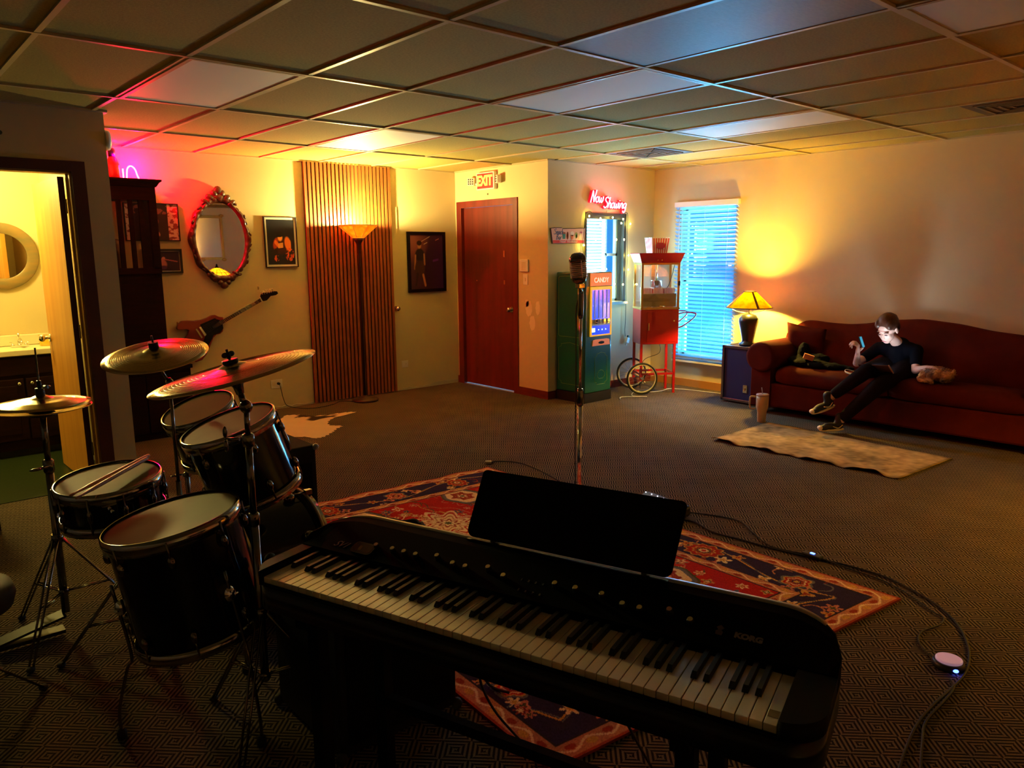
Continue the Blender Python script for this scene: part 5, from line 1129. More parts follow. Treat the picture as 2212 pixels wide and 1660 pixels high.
# kick pedal
t = thing('kick_pedal', (.93, 3.05, 0), 'metal kick pedal behind the bass drum', 'pedal')
b = MB(); b.mm((.76, 3.0, .004), (1.04, 3.1, .012)); b.build('base_plate', 'dchrome', t); b = MB(); T = Matrix.Translation((.86, 3.05, .055)) @ Matrix.Rotation(-.25, 4, 'Y'); b.box((0, 0, 0), (.26, .08, .01), T); b.build('footboard', 'steel', t)
b = MB(); b.cyl((.99, 2.98, .20), (.99, 3.12, .20), .006); b.mm((.985, 2.985, .01), (.997, 2.995, .20)); b.mm((.985, 3.105, .01), (.997, 3.115, .20)); b.cyl((.99, 3.05, .20), (1.0, 3.05, .33), .004); b.build('frame', 'dchrome', t); b = MB(); b.ell((1.01, 3.05, .34), (.02, .02, .028)); b.build('beater', 'matte', t)
# rack toms
t, T = drum('rack_tom', 'smaller rack tom, further from the camera under the left cymbal', (1.171, 3.529, .858), (-.34, -.08, .937), .165, .25, 6)
b = MB(); p = T @ Vector((.10, -.12, -.15)); b.cyl(p, (1.235, 3.07, .73), .010, seg=10); b.ell(p, (.025, .025, .025)); b.build('mount_arm', 'dchrome', t)
b = MB(); b.cyl((1.14, 3.66, .72), (1.14, 3.66, .02), .011, seg=10); b.cyl((1.14, 3.66, .74), (1.15, 3.62, .74), .014); b.ell((1.14, 3.66, .52), (.02, .02, .016)); b.build('leg', 'dchrome', t)
t, T = drum('rack_tom', 'larger rack tom with deep chrome-rimmed shell in front of the smaller one', (1.036, 2.80, .928), (-.30, .04, .953), .178, .30, 6)
b = MB(); p = T @ Vector((.03, .165, -.18)); b.cyl(p, (1.215, 3.03, .72), .010, seg=10); b.ell(p, (.025, .025, .025)); wing(b, p+Vector((0, .0, .02)), (0, 0, 1)); b.build('mount_arm', 'dchrome', t)
b = MB(T); b.ell((.172, -.03, -.15), (.012, .014, .05), None, 12, 8); b.build('side_badge', 'dchrome', t)

def cymbal_profile(r, bell=.055, drop=.020):
    return [(.006, .034), (.02, .033), (bell*.75, .024), (bell, .012+drop*.3), (bell*1.5, drop*.85), (r*.6, drop*.62), (r*.85, drop*.28), (r, 0), (r-.002, -.0016), (r*.85, drop*.28-.0016), (r*.6, drop*.62-.0016), (bell, drop), (.006, .031)]
def add_cymbal(t, c, n, r, nm='cymbal', flip=False):
    T = TR(c, z=n)
    if flip: T = T @ Matrix.Rotation(PI, 4, 'X')
    b = MB(T); b.lathe(cymbal_profile(r), None, 80, True, False); o = b.build(nm, 'cymbal', t)
    b = MB(T)
    for k in range(14):
        rr = .075+k*(r-.09)/14; z = np.interp(rr, [.055, r*.6, r*.85, r], [.018, .0126, .0058, 0])+.0006; b.tube([(rr*math.cos(2*PI*q/48), rr*math.sin(2*PI*q/48), z) for q in range(48)], .0006, 4, True)
    b.build('lathe_groove', 'cymbal', o)
    return T
# crash
t = thing('crash_cymbal', (1.0, 3.30, 0), 'smaller left cymbal on a thin stand, tilted toward the drummer', 'cymbal')
T = add_cymbal(t, (.930, 3.247, 1.156), (-.169, -.164, .972), .203)
b = MB(T); b.cyl((0, 0, .030), (0, 0, .058), .020, .019, 16); b.cyl((0, 0, .058), (0, 0, .085), .004); b.build('felt', 'black', t)
b = MB(T); b.cyl((0, 0, -.05), (0, 0, .03), .005); b.cyl((0, 0, -.06), (0, 0, -.03), .012); b.build('tilter', 'dchrome', t)
q = T @ Vector((0, 0, -.05)); b = MB(); b.cyl(q, (.99, 3.30, 1.03), .006); b.cyl((.99, 3.30, 1.05), (.99, 3.30, .60), .0075, seg=12); b.cyl((.99, 3.30, .60), (.99, 3.30, .14), .012, seg=12); b.ell((.99, 3.30, 1.03), (.017, .017, .017)); wing(b, (.99, 3.31, .62), (0, 1, 0)); b.build('pole', 'dchrome', t)
tripod(t, .99, 3.30, .26, .36, .16, 2.7)
# ride
t = thing('ride_cymbal', (.93, 2.25, 0), 'largest cymbal, nearest the camera, on a thick chrome stand', 'cymbal')
T = add_cymbal(t, (.882, 2.305, 1.198), (-.200, .085, .975), .254)
b = MB(T); b.cyl((0, 0, .030), (0, 0, .042), .024, seg=20); b.build('felt', 'black', t)
b = MB(T); b.cyl((0, 0, .042), (0, 0, .075), .004); wing(b, (0, 0, .046), (0, 0, 1), .010); b.build('wing_nut', 'black', t)
b = MB(T); b.lathe([(.012, -.07), (.016, -.045), (.030, -.02), (.006, .02), (.006, .03)], None, 18); b.build('tilter', 'dchrome', t)
px_, py_ = .905, 2.285; q = T @ Vector((0, 0, -.06)); b = MB(); b.cyl(q, (px_, py_, 1.085), .010, seg=12); b.ell((px_, py_, 1.09), (.020, .020, .022)); b.cyl((px_, py_, 1.09), (px_, py_, .99), .009, seg=12); b.lathe([(.012, .96), (.019, .965), (.019, 1.0), (.012, 1.005)], TR((px_, py_, 0)), 14); b.cyl((px_, py_, .97), (px_, py_, .74), .011, seg=12); b.lathe([(.013, .70), (.018, .705), (.018, .74), (.012, .745)], TR((px_, py_, 0)), 14); b.cyl((px_, py_, .71), (px_, py_, .16), .014, seg=12); b.build('pole', 'dchrome', t)
b = MB(); b.cyl((px_-.02, py_+.02, .985), (px_-.045, py_+.045, .985), .006); 
for s in (-1, 1): b.ell((px_-.052, py_+.052, .985+s*.022), (.008, .008, .020), None, 8, 6)
b.build('wing_screw', 'dchrome', t)
tripod(t, px_, py_, .27, .40, .18, 4.0)
# hi-hat
t = thing('hi_hat', (.543, 3.439, 0), 'hi-hat pair of cymbals at the left edge on its stand', 'cymbal')
T = add_cymbal(t, (.543, 3.439, .982), (0, 0, 1), .178, 'top_cymbal'); add_cymbal(t, (.543, 3.439, .968), (0, 0, 1), .178, 'bottom_cymbal', True)
b = MB(); b.cyl((.543, 3.439, .90), (.543, 3.439, 1.205), .0035, seg=8); b.build('pull_rod', 'dchrome', t)
b = MB(); b.cyl((.543, 3.439, 1.012), (.543, 3.439, 1.045), .018, .016, 14); b.cyl((.543, 3.439, 1.045), (.543, 3.439, 1.075), .008); wing(b, (.555, 3.425, 1.05), (1, -1, 0), .010); b.build('clutch', 'black', t)
b = MB(); b.lathe([(.05, .935), (.055, .94), (.03, .955)], TR((.543, 3.439, 0)), 18); b.build('seat_cup', 'black', t)
b = MB(); b.cyl((.543, 3.439, .94), (.543, 3.439, .74), .0115, seg=14); b.lathe([(.018, .70), (.021, .71), (.021, .75), (.014, .755)], TR((.543, 3.439, 0)), 14); b.cyl((.543, 3.439, .72), (.543, 3.439, .10), .0155, seg=14); b.build('pole', 'dchrome', t)
b = MB(); b.cyl((.543, 3.42, .73), (.50, 3.40, .73), .006); b.ell((.49, 3.395, .73), (.022, .008, .006)); b.build('wing_screw', 'dchrome', t)
tripod(t, .543, 3.439, .30, .42, .19, -.1)
b = MB(); b.mm((.30, 3.41, .02), (.53, 3.47, .035)); T2 = Matrix.Translation((.42, 3.44, .07)) @ Matrix.Rotation(-.2, 4, 'Y'); b.box((0, 0, 0), (.24, .075, .01), T2); b.build('pedal', 'black', t)
# throne
t = thing('drum_throne', (.15, 2.93, 0), 'round black drum throne cut by the left edge', 'stool')
b = MB(); b.lathe([(.12, .40), (.165, .415), (.175, .45), (.165, .485), (.12, .497), (.0, .50)][:5], TR((.15, 2.93, 0)), 40); b.build('seat', mat('throne_vinyl', (.035, .03, .012), .6), t)
b = MB(); b.cyl((.15, 2.93, .12), (.15, 2.93, .40), .016); b.build('pole', 'dchrome', t); tripod(t, .15, 2.93, .25, .26, .13, .4)
t = thing('side_cabinet', (.3, 5.15, 0), 'dark wooden cabinet corner cut by the left edge by the bathroom door', 'cabinet')
b = MB(); b.mm((-.25, 5.08, .02), (.53, 5.40, .72)); b.build('body', 'espresso', t); b = MB(); b.mm((-.27, 5.06, .72), (.55, 5.42, .75)); b.build('top', 'espresso', t)
for x in (-.23, .51):
    for y in (5.10, 5.38): MB().mm((x-.02, y-.02, 0), (x+.02, y+.02, .03)).build('foot', 'espresso', t)

# ------------------------------------------------------------------ amplifiers
def amp(x0, x1, y0, y1, h, label, panel=False):
    t = thing('amplifier', ((x0+x1)/2, (y0+y1)/2, 0), label, 'amplifier'); b = MB(); b.mm((x0, y0, .015), (x1, y1, h)); b.build('cabinet', 'tolex', t, .008)
    MB().mm((x0+.03, y0-.004, .05), (x1-.03, y0-.0005, h-.10)).build('grille', 'matte', t)
    cm = mat('corner_black', (.25, .22, .18), .3, .6) if panel else 'rubber'
    for x in (x0, x1):
        for y in (y0, y1):
            for z in (.03, h): b = MB(); b.ell((x, y, z-.012), (.020, .020, .020), None, 10, 8); b.build('corner_cap', cm, t)
    b = MB(); xc, yc = (x0+x1)/2, (y0+y1)/2; b.tube(smooth_path([(xc-.10, yc, h), (xc-.085, yc, h+.022), (xc+.085, yc, h+.022), (xc+.10, yc, h)], 5), .008, 8); b.build('handle', 'rubber', t)
    for x in (x0+.05, x1-.05):
        for y in (y0+.05, y1-.05): b = MB(); b.cyl((x, y, 0), (x, y, .016), .018); b.build('foot', 'rubber', t)
    return t
amp(1.50, 1.965, 3.97, 4.48, .462, 'black amplifier behind the bass drum at the edge of the carpet', True)
t = amp(.985, 1.430, 1.93, 2.37, .55, 'black amplifier under the left half of the keyboard')
b = MB()
for k in range(5):
    r = .125-.006*k; b.tube([(1.36+r*math.cos(2*PI*q/40), 2.17+r*1.0*math.sin(2*PI*q/40), .560+.010*k+.006*math.sin(q)) for q in range(40)], .005, 8, True)
b.tube(smooth_path([(1.47, 2.12, .57), (1.53, 2.02, .50), (1.56, 1.98, .20), (1.58, 1.95, .03), (1.60, 1.85, .022)], 6), .005, 8)
tag(b.build('cable_coil', 'rubber'), 'coil of black cable lying on the amplifier behind the keyboard', 'cable')

# ------------------------------------------------------------------ keyboard
KO = Vector((.72, 1.742, 0)); KT = RZ(KO, math.atan2(-.948, .317)); KL = 1.226; KW = KL/52; ZK = .770
t = thing('stage_piano', (.98, 1.2, .69), 'long black electric stage piano with eighty-eight keys in the foreground', 'piano')
def rr_outline(x0, x1, y0, y1, rf, rb, n=10):
    P = []
    for (cx, cy, r, a0) in ((x1-rf, y0+rf, rf, -PI/2), (x1-rb, y1-rb, rb, 0), (x0+rb, y1-rb, rb, PI/2), (x0+rf, y0+rf, rf, PI)):
        for k in range(n+1): a = a0+PI/2*k/n; P.append((cx+r*math.cos(a), cy+r*math.sin(a)))
    return P
BX0_, BX1_, BY0_, BY1_ = -.040, 1.298, -.032, .335
b = MB(KT); b.prism(rr_outline(BX0_, BX1_, BY0_, BY1_, .07, .13), .062, Matrix.Translation((0, 0, .690)), True); b.build('bottom_case', 'gloss', t)
MB(KT).mm((-.004, -.028, .750), (KL+.004, .16, .7535)).build('key_bed', 'black', t)
b = MB(KT); xs_ = np.linspace(BX0_, BX1_, 70); rings = []
for x in xs_:
    d = min(x-BX0_, BX1_-x); rb = .13; cut = 0 if d >= rb else rb-math.sqrt(max(0, rb*rb-(rb-d)**2)); yb = BY1_-cut; y0 = min(.152, yb-.012); s = min(1, max(.15, (yb-.152)/.183)); zt = .800+.036*s
    rings.append([(x, y0, .752), (x, y0, .790), (x, y0+(yb-y0)*.62, .790+(zt-.790)*.94), (x, yb-.030*s-.004, zt), (x, yb-.012*s, zt-.006), (x, yb-.003*s, zt-.018), (x, yb, zt-.034), (x, yb, .752)])
b.loft(rings, True, True, False); o = b.build('control_panel', mat('panel_black', (.0022, .0022, .0022), .8, spec=.05), t)
for q in o.data.polygons: q.use_smooth = False
b = MB(KT); rings = []
for x in xs_[2:-2]:
    d = min(x-BX0_, BX1_-x); rb = .13; cut = 0 if d >= rb else rb-math.sqrt(max(0, rb*rb-(rb-d)**2)); yb = BY1_-cut; s = min(1, max(.15, (yb-.152)/.183)); zt = .800+.036*s
    rings.append([(x, yb-.034*s-.004, zt-.002), (x, yb-.034*s-.004, zt+.0012), (x, yb-.022*s, zt+.0015), (x, yb-.010*s, zt-.003), (x, yb+.001, zt-.016), (x, yb+.0025, zt-.032), (x, yb-.002, zt-.034)])
b.loft(rings, True, True, True); b.build('back_edge_highlight', mat('highlight_metal', (.42, .40, .36), .30, 1), t)  # lighter metal strip added to stand in for the back edge highlight
cheek = mat('cheek', (.004, .004, .004), .6, spec=.1)
for x0, x1 in ((BX0_, -.003), (KL+.003, BX1_)):
    P = [p for p in rr_outline(BX0_, BX1_, BY0_, .30, .07, .01) if x0-1e-4 <= p[0] <= x1+1e-4]
    if x0 == BX0_: P = [(x1, .156), (x0, .156)]+[p for p in P if p[0] < -.004 and p[1] < .14]+[(x1, BY0_)]
    else: P = [(x0, BY0_)]+[p for p in P if p[0] > KL+.01 and p[1] < .14]+[(x1, .156), (x0, .156)]
    b = MB(KT); b.prism(P, .036, Matrix.Translation((0, 0, .752)), True); b.build('cheek_block', cheek, t)
#( mat('cheek', (.004, .004, .004), .6, spec=.1), t)
MB(KT).mm((-.0035, -.031, .7535), (KL+.0035, -.0225, .757)).build('key_slip', 'matte', t)
# keys
wk = None; n0 = 0
for k in range(52):
    if wk is None:
        b = MB(KT); b.mm((.0006, -.020, .7545), (KW-.0006, .151, ZK)); wk = b.build('white_key', 'bone', t, .0012); cur = wk
    else:
        cur = wk.copy(); COL.objects.link(cur); cur.location = wk.location+(KT.to_3x3() @ Vector((k*KW, 0, 0)))
bk = None
for k in range(51):
    if k % 7 in (0, 2, 3, 5, 6):        # from A: A#, C#, D#, F#, G#
        if bk is None:
            b = MB(KT); x = KW*(k+1); w_ = .0062
            b.loft([[(x-w_, .052, ZK-.004), (x+w_, .052, ZK-.004), (x+w_, .150, ZK-.004), (x-w_, .150, ZK-.004)], [(x-w_*.9, .0535, ZK+.004), (x+w_*.9, .0535, ZK+.004), (x+w_*.9, .150, ZK+.004), (x-w_*.9, .150, ZK+.004)], [(x-w_*.72, .060, ZK+.012), (x+w_*.72, .060, ZK+.012), (x+w_*.72, .150, ZK+.012), (x-w_*.72, .150, ZK+.012)]], True, True, False)
            bk = b.build('black_key', 'black', t); k0 = k
        else:
            c = bk.copy(); COL.objects.link(c); c.location = bk.location+(KT.to_3x3() @ Vector(((k-k0)*KW, 0, 0)))
# panel plane
pz = Vector((0, .152, .790)); pe = Vector((0, .152+.183*.62, .790+.046*.94)); sl = (pe-pz).normalized(); PN = (KT.to_3x3() @ Vector((0, -sl.z, sl.y))).normalized(); PP = KT @ pz
def hit(px, py, P, N):
    d = F + RV*((px-1106)/FPX) - UV*((py-830)/FPX); o = Vector((0, 0, CAMZ)); return o+d*((P-o).dot(N)/d.dot(N))
EX = KT.to_3x3() @ Vector((1, 0, 0))
def PT(px, py, h=.0): return TR(hit(px, py, PP, PN)+PN*h, z=PN, x=EX)
MT['knob_top'] = mat('knob_top', (.85, .70, .28), .5); MT['knob_pink'] = mat('knob_pink', (.62, .30, .26), .5)
for (x, y, c) in ((817, 1183, 1), (852, 1191, 0), (877, 1197, 0), (902, 1203, 0), (948, 1206, 0), (982, 1222, 0), (1009, 1229, 0), (1058, 1231, 0), (1091, 1249, 0), (1202, 1266, 0), (1246, 1276, 0), (1303, 1289, 0), (1347, 1310, 0), (1384, 1319, 0), (1448, 1323, 1), (1493, 1345, 0)):
    T = PT(x, y, .0); T = T @ Matrix.Translation((0, -.004, 0)); b = MB(T); b.lathe([(.0075, .0002), (.0072, .012), (.0055, .0135)], None, 18); kn = b.build('knob', 'black', t)
    b = MB(T); b.lathe([(.0058, .0136), (.0055, .0148)], None, 16); b.build('knob_cap', 'knob_pink' if c else 'knob_top', kn)
T = PT(785, 1187, 0); b = MB(T); b.prism(rr_outline(-.034, .034, -.020, .020, .012, .012, 5), .004); mt = b.build('meter_housing', 'dchrome', t); b = MB(T); b.prism(rr_outline(-.029, .029, -.015, .015, .009, .009, 5), .0046); b.build('meter_window', mat('tube_window', (.10, .025, .008), .15, coat=1), mt)
b = MB(T @ Matrix.Translation((-.006, -.002, .0046))); b.prism(rr_outline(-.006, .004, -.009, .009, .004, .004, 4), .0004); b.build('tube_glint', mat('tube_gold', (.35, .20, .05), .2, .5), mt)
dim = mat('panel_print', (.16, .16, .14), .4); b = MB(); text_mesh(b, 'SV1', PT(737, 1177, .0008), .030, .0008, .0, shear=.5, spacing=.95); b.build('model_lettering', dim, t)
b = MB(); text_mesh(b, 'KORG', PT(1617, 1380, .0008), .0185, .0008, .0012, xs=1.05); b.build('brand_lettering', mat('brand_print', (.22, .20, .17), .4), t)
b = MB(PT(1555, 1362, .0006)); b.prism([(-.006, -.013), (.006, -.013), (.0075, -.004), (.003, .0), (.008, .006), (.0, .013), (-.008, .006), (-.003, .0), (-.0075, -.004)], .0008); b.build('brand_mark', mat('brand_print2', (.10, .07, .035), .4), t)
b = MB()
for i, ch in enumerate('1234'): text_mesh(b, ch, PT(1127+i*15.2, 1253+i*3.6, .0008), .009, .0006, .0003)
for i, ch in enumerate('5678'): text_mesh(b, ch, PT(1120+i*15.2, 1274.5+i*3.8, .0008), .009, .0006, .0003)
b.build('button_numbers', dim, t)
Tk = RZ(KT @ Vector((KW*51.5, .012, ZK+.0002)), math.atan2(-.948, .317)); b = MB(Tk); b.mm((-.009, -.010, 0), (.009, .012, .0004)); st = b.build('key_sticker', mat('sticker', (.25, .19, .06), .5), t)
# music rest
b = MB(KT); z0, z1, y0, y1 = .842, 1.0, .300, .372; n = Vector((0, z0-z1, y1-y0)).normalized(); sd = Vector((0, y1-y0, z1-z0)); h = sd.length
T = KT @ TR((0, y0, z0), z=(0, -(z1-z0), (y1-y0)), x=(1, 0, 0)); P = []
for (cx, cy, r, a0) in ((.935-.02, .02, .02, -PI/2), (.945-.012, h-.012, .012, 0), (.405+.012, h-.012, .012, PI/2), (.395+.02, .02, .02, PI)):
    for k in range(7): a = a0+PI/2*k/6; P.append((cx+r*math.cos(a), cy+r*math.sin(a)))
b = MB(T); b.prism(P, .004); b.build('music_rest', 'matte', t)
for x in (.47, .87): b = MB(KT); b.mm((x-.006, .318, .80), (x+.006, .326, .862)); b.mm((x-.006, .300, .830), (x+.006, .326, .842)); b.build('rest_support', 'dchrome', t)
b = MB(KT); b.mm((.40, .288, .836), (.93, .298, .8395)); b.build('rest_bracket', 'dchrome', t)
# stand below
t = thing('keyboard_stand', (.98, 1.2, 0), 'black metal keyboard stand legs under the stage piano', 'keyboard stand')
for x in (.12, 1.06):
    b = MB(KT)
    b.mm((x-.018, .015, .025), (x+.018, .05, .689)); b.mm((x-.018, .255, .025), (x+.018, .29, .689)); b.mm((x-.018, -.02, .66), (x+.018, .32, .689)); b.mm((x-.022, -.06, .003), (x+.022, .36, .03)); b.build('leg', 'matte', t)
b = MB(KT); b.mm((.12, .26, .30), (1.06, .285, .33)); b.build('crossbar', 'matte', t)
for (pts, lab) in (([(1330, 1515), (1350, 1555), (1385, 1620), (1410, 1662)], 'black cable hanging below the keyboard over the red rug, right one'), ([(1036, 1425), (1040, 1480), (1075, 1545), (1145, 1625), (1160, 1662)], 'thin black cable hanging below the keyboard at the left edge of the rug')):
    zs_ = (.66, .45, .22, .08, .04); b = MB(); b.tube(smooth_path([at(p[0], p[1], 'z', z) for p, z in zip(pts, zs_)], 6), .0035, 6); tag(b.build('hanging_cable', 'rubber'), lab, 'cable')

# ------------------------------------------------------------------ microphone
mx, my = 2.98, 2.82
t = thing('microphone_stand', (mx, my, 0), 'tall chrome microphone stand in the middle of the room', 'microphone stand')
b = MB(); b.lathe([(.125, 0), (.13, .012), (.10, .022), (.02, .034), (.016, .06)], TR((mx, my, .011)), 36); b.build('base', 'matte', t)
b = MB(); b.cyl((mx, my, .04), (mx, my, .74), .0135, seg=20); b.build('lower_tube', 'chrome', t)
b = MB(); b.lathe([(.016, .72), (.019, .735), (.019, .80), (.015, .815)], TR((mx, my, 0)), 20); b.build('clutch', 'dchrome', t)
b = MB(); b.cyl((mx, my, .80), (mx, my, 1.30), .0085, seg=16); b.build('upper_tube', 'chrome', t)
b = MB(); b.lathe([(.011, 1.20), (.016, 1.22), (.0165, 1.33), (.013, 1.345)], TR((mx, my, 0)), 18); b.build('grip', 'dchrome', t)
mt_ = TR((mx-.006, my+.004, 1.375), z=RV*-.10+Vector((-.03, -.05, 1)), x=(-.7, -.7, .0))
t2 = thing('microphone', (mx, my, 1.345), 'vintage ribbed chrome microphone on the stand', 'microphone')
b = MB(); b.cyl((mx, my, 1.345), (mx-.003, my+.002, 1.385), .010, seg=14); b.box((mx-.003, my+.002, 1.375), (.045, .03, .025)); b.build('swivel_mount', 'chrome', t2, .003)
b = MB(mt_); S_ = Matrix.Scale(.78, 4, (1, 0, 0))
b.lathe([(.018, .012), (.034, .022), (.041, .040), (.041, .048)], S_, 32); b.build('lower_shell', 'dchrome', t2); b = MB(mt_); b.lathe([(.046, .128), (.046, .138), (.042, .156), (.030, .170), (.014, .176)], S_, 32); b.build('upper_shell', 'dchrome', t2)
b = MB(mt_)
for k in range(8):
    z = .052+k*.0098; r = .043+.003*math.sin(PI*k/7); b.lathe([(r-.004, z-.0028), (r+.001, z-.002), (r+.001, z+.002), (r-.004, z+.0028)], S_, 36, True, False)
for a in range(4): b.box((0, 0, 0), (.010, .006, .09), Matrix.Translation((.034*math.cos(a*PI/2+.4), .043*math.sin(a*PI/2+.4), .09)) @ Matrix.Rotation(a*PI/2+.4, 4, 'Z'))
b.build('ribs', 'chrome', t2)
b = MB(mt_); b.lathe([(.034, .045), (.036, .13)], S_, 28); b.build('inner_mesh', mat('mic_mesh', (.75, .55, .30), .4, .6), t2)
b = MB(); b.tube(smooth_path([(mx+.01, my+.012, 1.34), (mx-.016, my+.018, 1.25), (mx-.018, my+.016, 1.10), (mx-.016, my+.018, .80), (mx-.018, my+.018, .4), (mx+.02, my+.03, .08), (mx+.15, my+.03, .02), (3.30, 2.9, .018), (3.50, 2.86, .03)], 8), .0032, 6); tag(b.build('microphone_cable', 'rubber'), 'black cable running down the microphone stand', 'cable')

# ------------------------------------------------------------------ floor pedalboard and cables
A_, B2 = at(1376, 1072, 'z', .05), at(1470, 1106, 'z', .05); ux = (B2-A_).normalized(); T = TR((A_.x, A_.y, .004), z=(0, 0, 1), x=ux); ln = (B2-A_).length
t = thing('effects_unit', ((A_.x+B2.x)/2, (A_.y+B2.y)/2, 0), 'black floor effects unit with a row of small lights behind the music rest', 'effects unit')
b = MB(T); b.loft([[(0, -.06, 0), (ln, -.06, 0), (ln, .09, 0), (0, .09, 0)], [(0, -.06, .035), (ln, -.06, .035), (ln, .09, .065), (0, .09, .065)]], True, True, False); b.build('housing', 'black', t, .012)
Ts = T @ TR((0, 0, .0505), z=(0, -.2, 1), x=(1, 0, 0)); b = MB(Ts); b.mm((ln*.45, -.035, .0), (ln-.03, .045, .002)); b.build('control_strip', mat('strip', (.45, .48, .60), .3, .4), t)
ind = glow('ind', (.8, .85, 1), 1.2)
for k in range(6): b = MB(Ts); b.cyl((ln*.05+k*.05, .060, 0), (ln*.05+k*.05, .060, .004), .004, seg=8); b.build('indicator_lamp', ind, t)
for k in range(3): b = MB(Ts); b.cyl((ln*.50+k*.045, .02, .002), (ln*.50+k*.045, .02, .018), .008, seg=12); b.build('knob', 'black', t)
def floor_cable(pts, r, label, z=.006, nm='floor_cable', m='rubber'):
    P = [(at(p[0], p[1], 'z', z)) for p in pts]; b = MB(); b.tube(smooth_path(P, 8), r, 6); return tag(b.build(nm, m), label, 'cable')
floor_cable([(1474, 1106), (1510, 1110), (1560, 1117), (1600, 1128), (1625, 1150), (1660, 1178), (1700, 1190), (1750, 1199)], .0042, 'upper black cable from the effects unit curving to the lit inline switch')
floor_cable([(1460, 1122), (1500, 1128), (1540, 1150), (1600, 1166), (1660, 1183), (1745, 1203), (1830, 1222), (1910, 1246), (1970, 1275), (2030, 1312), (2070, 1352), (2092, 1400), (2090, 1445), (2066, 1478), (2020, 1520), (1985, 1560), (1960, 1610), (1938, 1675)], .0052, 'long black cable curving across the carpet to the lower right corner')
floor_cable([(1760, 1202), (1830, 1228), (1905, 1254), (1960, 1283), (2015, 1322), (2038, 1335), (2030, 1350), (1993, 1364), (1984, 1384), (2000, 1408), (2022, 1426), (2038, 1440)], .0040, 'thinner cable looping back to the round lit pedal')
floor_cable([(2052, 1468), (2060, 1488), (2040, 1515), (2000, 1560), (1992, 1610), (1988, 1675)], .0050, 'short cable from the round lit pedal to the bottom edge')
floor_cable([(1060, 998), (1085, 997), (1120, 1000), (1150, 1010), (1180, 1024), (1215, 1044), (1235, 1056)], .0048, 'black cable with pale plug beyond the red rug', z=.010)
t = thing('cable_plug', tuple(at(1055, 999, 'z', .01)), 'pale cable plug lying at the far corner of the red rug', 'plug')
p = at(1055, 999, 'z', .014); b = MB(TR(p, z=(0, 0, 1), x=RV)); b.box((0, 0, 0), (.045, .03, .02)); b.build('body', mat('plug_pale', (.65, .55, .35), .5), t, .004); b = MB(TR(p, z=(0, 0, 1), x=RV)); b.box((.028, 0, 0), (.014, .018, .012)); b.build('collar', 'rubber', t)
p = at(1755, 1201, 'z', .012); t = thing('inline_switch', tuple(p), 'black inline cable switch with a small blue light', 'switch')
b = MB(TR(p, z=(0, 0, 1), x=(-.1, -1, 0))); b.box((0, 0, 0), (.10, .045, .022)); b.build('body', 'black', t, .006); b = MB(TR(p, z=(0, 0, 1), x=(-.1, -1, 0))); b.box((0, 0, .0125), (.022, .012, .004)); b.build('lamp', glow('blue_led', (.05, .12, 1), 6), t)
p = at(2050, 1424, 'z', .03); t = thing('round_pedal', (p.x, p.y, 0), 'round black foot pedal with pink-white top and blue light', 'pedal')
b = MB(); b.lathe([(.055, 0), (.058, .006), (.052, .024)], TR((p.x, p.y, .001)), 30); b.build('base', 'black', t)
b = MB(); b.lathe([(.046, .0255), (.046, .031), (.040, .034)], TR((p.x, p.y, 0)), 30); b.build('top_plate', mat('pedal_top', (.75, .5, .6), .3, emis=(.8, .45, .6), estr=.12), t)
b = MB(); q = Vector((p.x, p.y, .012))+Vector((-.72, -.69, 0))*.055; b.ell(q, (.010, .010, .006)); b.build('lamp', glow('blue_led2', (.04, .08, 1), 6), t)
# ------------------------------------------------------------------ patterned red rug
RW, RL = 1.97, 2.87; st = .0045; nu, nv = int(RW/st), int(RL/st)
u, v = np.meshgrid(np.linspace(0, RW, nu), np.linspace(0, RL, nv)); rs = np.random.RandomState(11)
RED, NAVY, TAN, CREAM, GOLD, GREEN, RUST, SLATE, PINK = [np.array(c) for c in ((.42, .014, .010), (.028, .018, .060), (.48, .20, .10), (.80, .58, .34), (.55, .30, .07), (.085, .085, .035), (.30, .04, .018), (.13, .13, .15), (.55, .20, .14))]
c = np.zeros(u.shape+(3,)); e = np.minimum(np.minimum(u, RW-u), np.minimum(v, RL-v)); c[...] = RED
c[e < .350] = TAN; c[e < .285] = NAVY; c[e < .082] = TAN; c[e < .012] = RUST
def stamp(cx, cy, R, layers, n=8, k=.15, ph=0.0, sx=1.0, sy=1.0, rot=0.0, clip=None):
    x0, x1 = max(0, int((cx-R*1.6)/st)), min(nu, int((cx+R*1.6)/st)+1); y0, y1 = max(0, int((cy-R*1.6)/st)), min(nv, int((cy+R*1.6)/st)+1)
    if x1 <= x0 or y1 <= y0: return
    X = u[y0:y1, x0:x1]-cx; Y = v[y0:y1, x0:x1]-cy; ca, sa = math.cos(rot), math.sin(rot); X, Y = (X*ca+Y*sa)/sx, (-X*sa+Y*ca)/sy; r = np.hypot(X, Y); th = np.arctan2(Y, X); b_ = R*(1+k*np.cos(n*th+ph)); sub = c[y0:y1, x0:x1]
    m0 = np.ones_like(r, bool) if clip is None else clip[y0:y1, x0:x1]
    for f, col in layers: sub[(r < b_*f) & m0] = col
def vine(pts, w_, col, clip=None):
    P = np.array([(p.x, p.y) for p in smooth_path([(a, b_, 0) for a, b_ in pts], 14)])
    for (xa, ya) in P:
        x0, x1 = max(0, int((xa-w_*2)/st)), min(nu, int((xa+w_*2)/st)+2); y0, y1 = max(0, int((ya-w_*2)/st)), min(nv, int((ya+w_*2)/st)+2)
        if x1 <= x0 or y1 <= y0: continue
        m = np.hypot(u[y0:y1, x0:x1]-xa, v[y0:y1, x0:x1]-ya) < w_
        if clip is not None: m &= clip[y0:y1, x0:x1]
        c[y0:y1, x0:x1][m] = col
field = e > .352; border = (e < .283) & (e > .084)
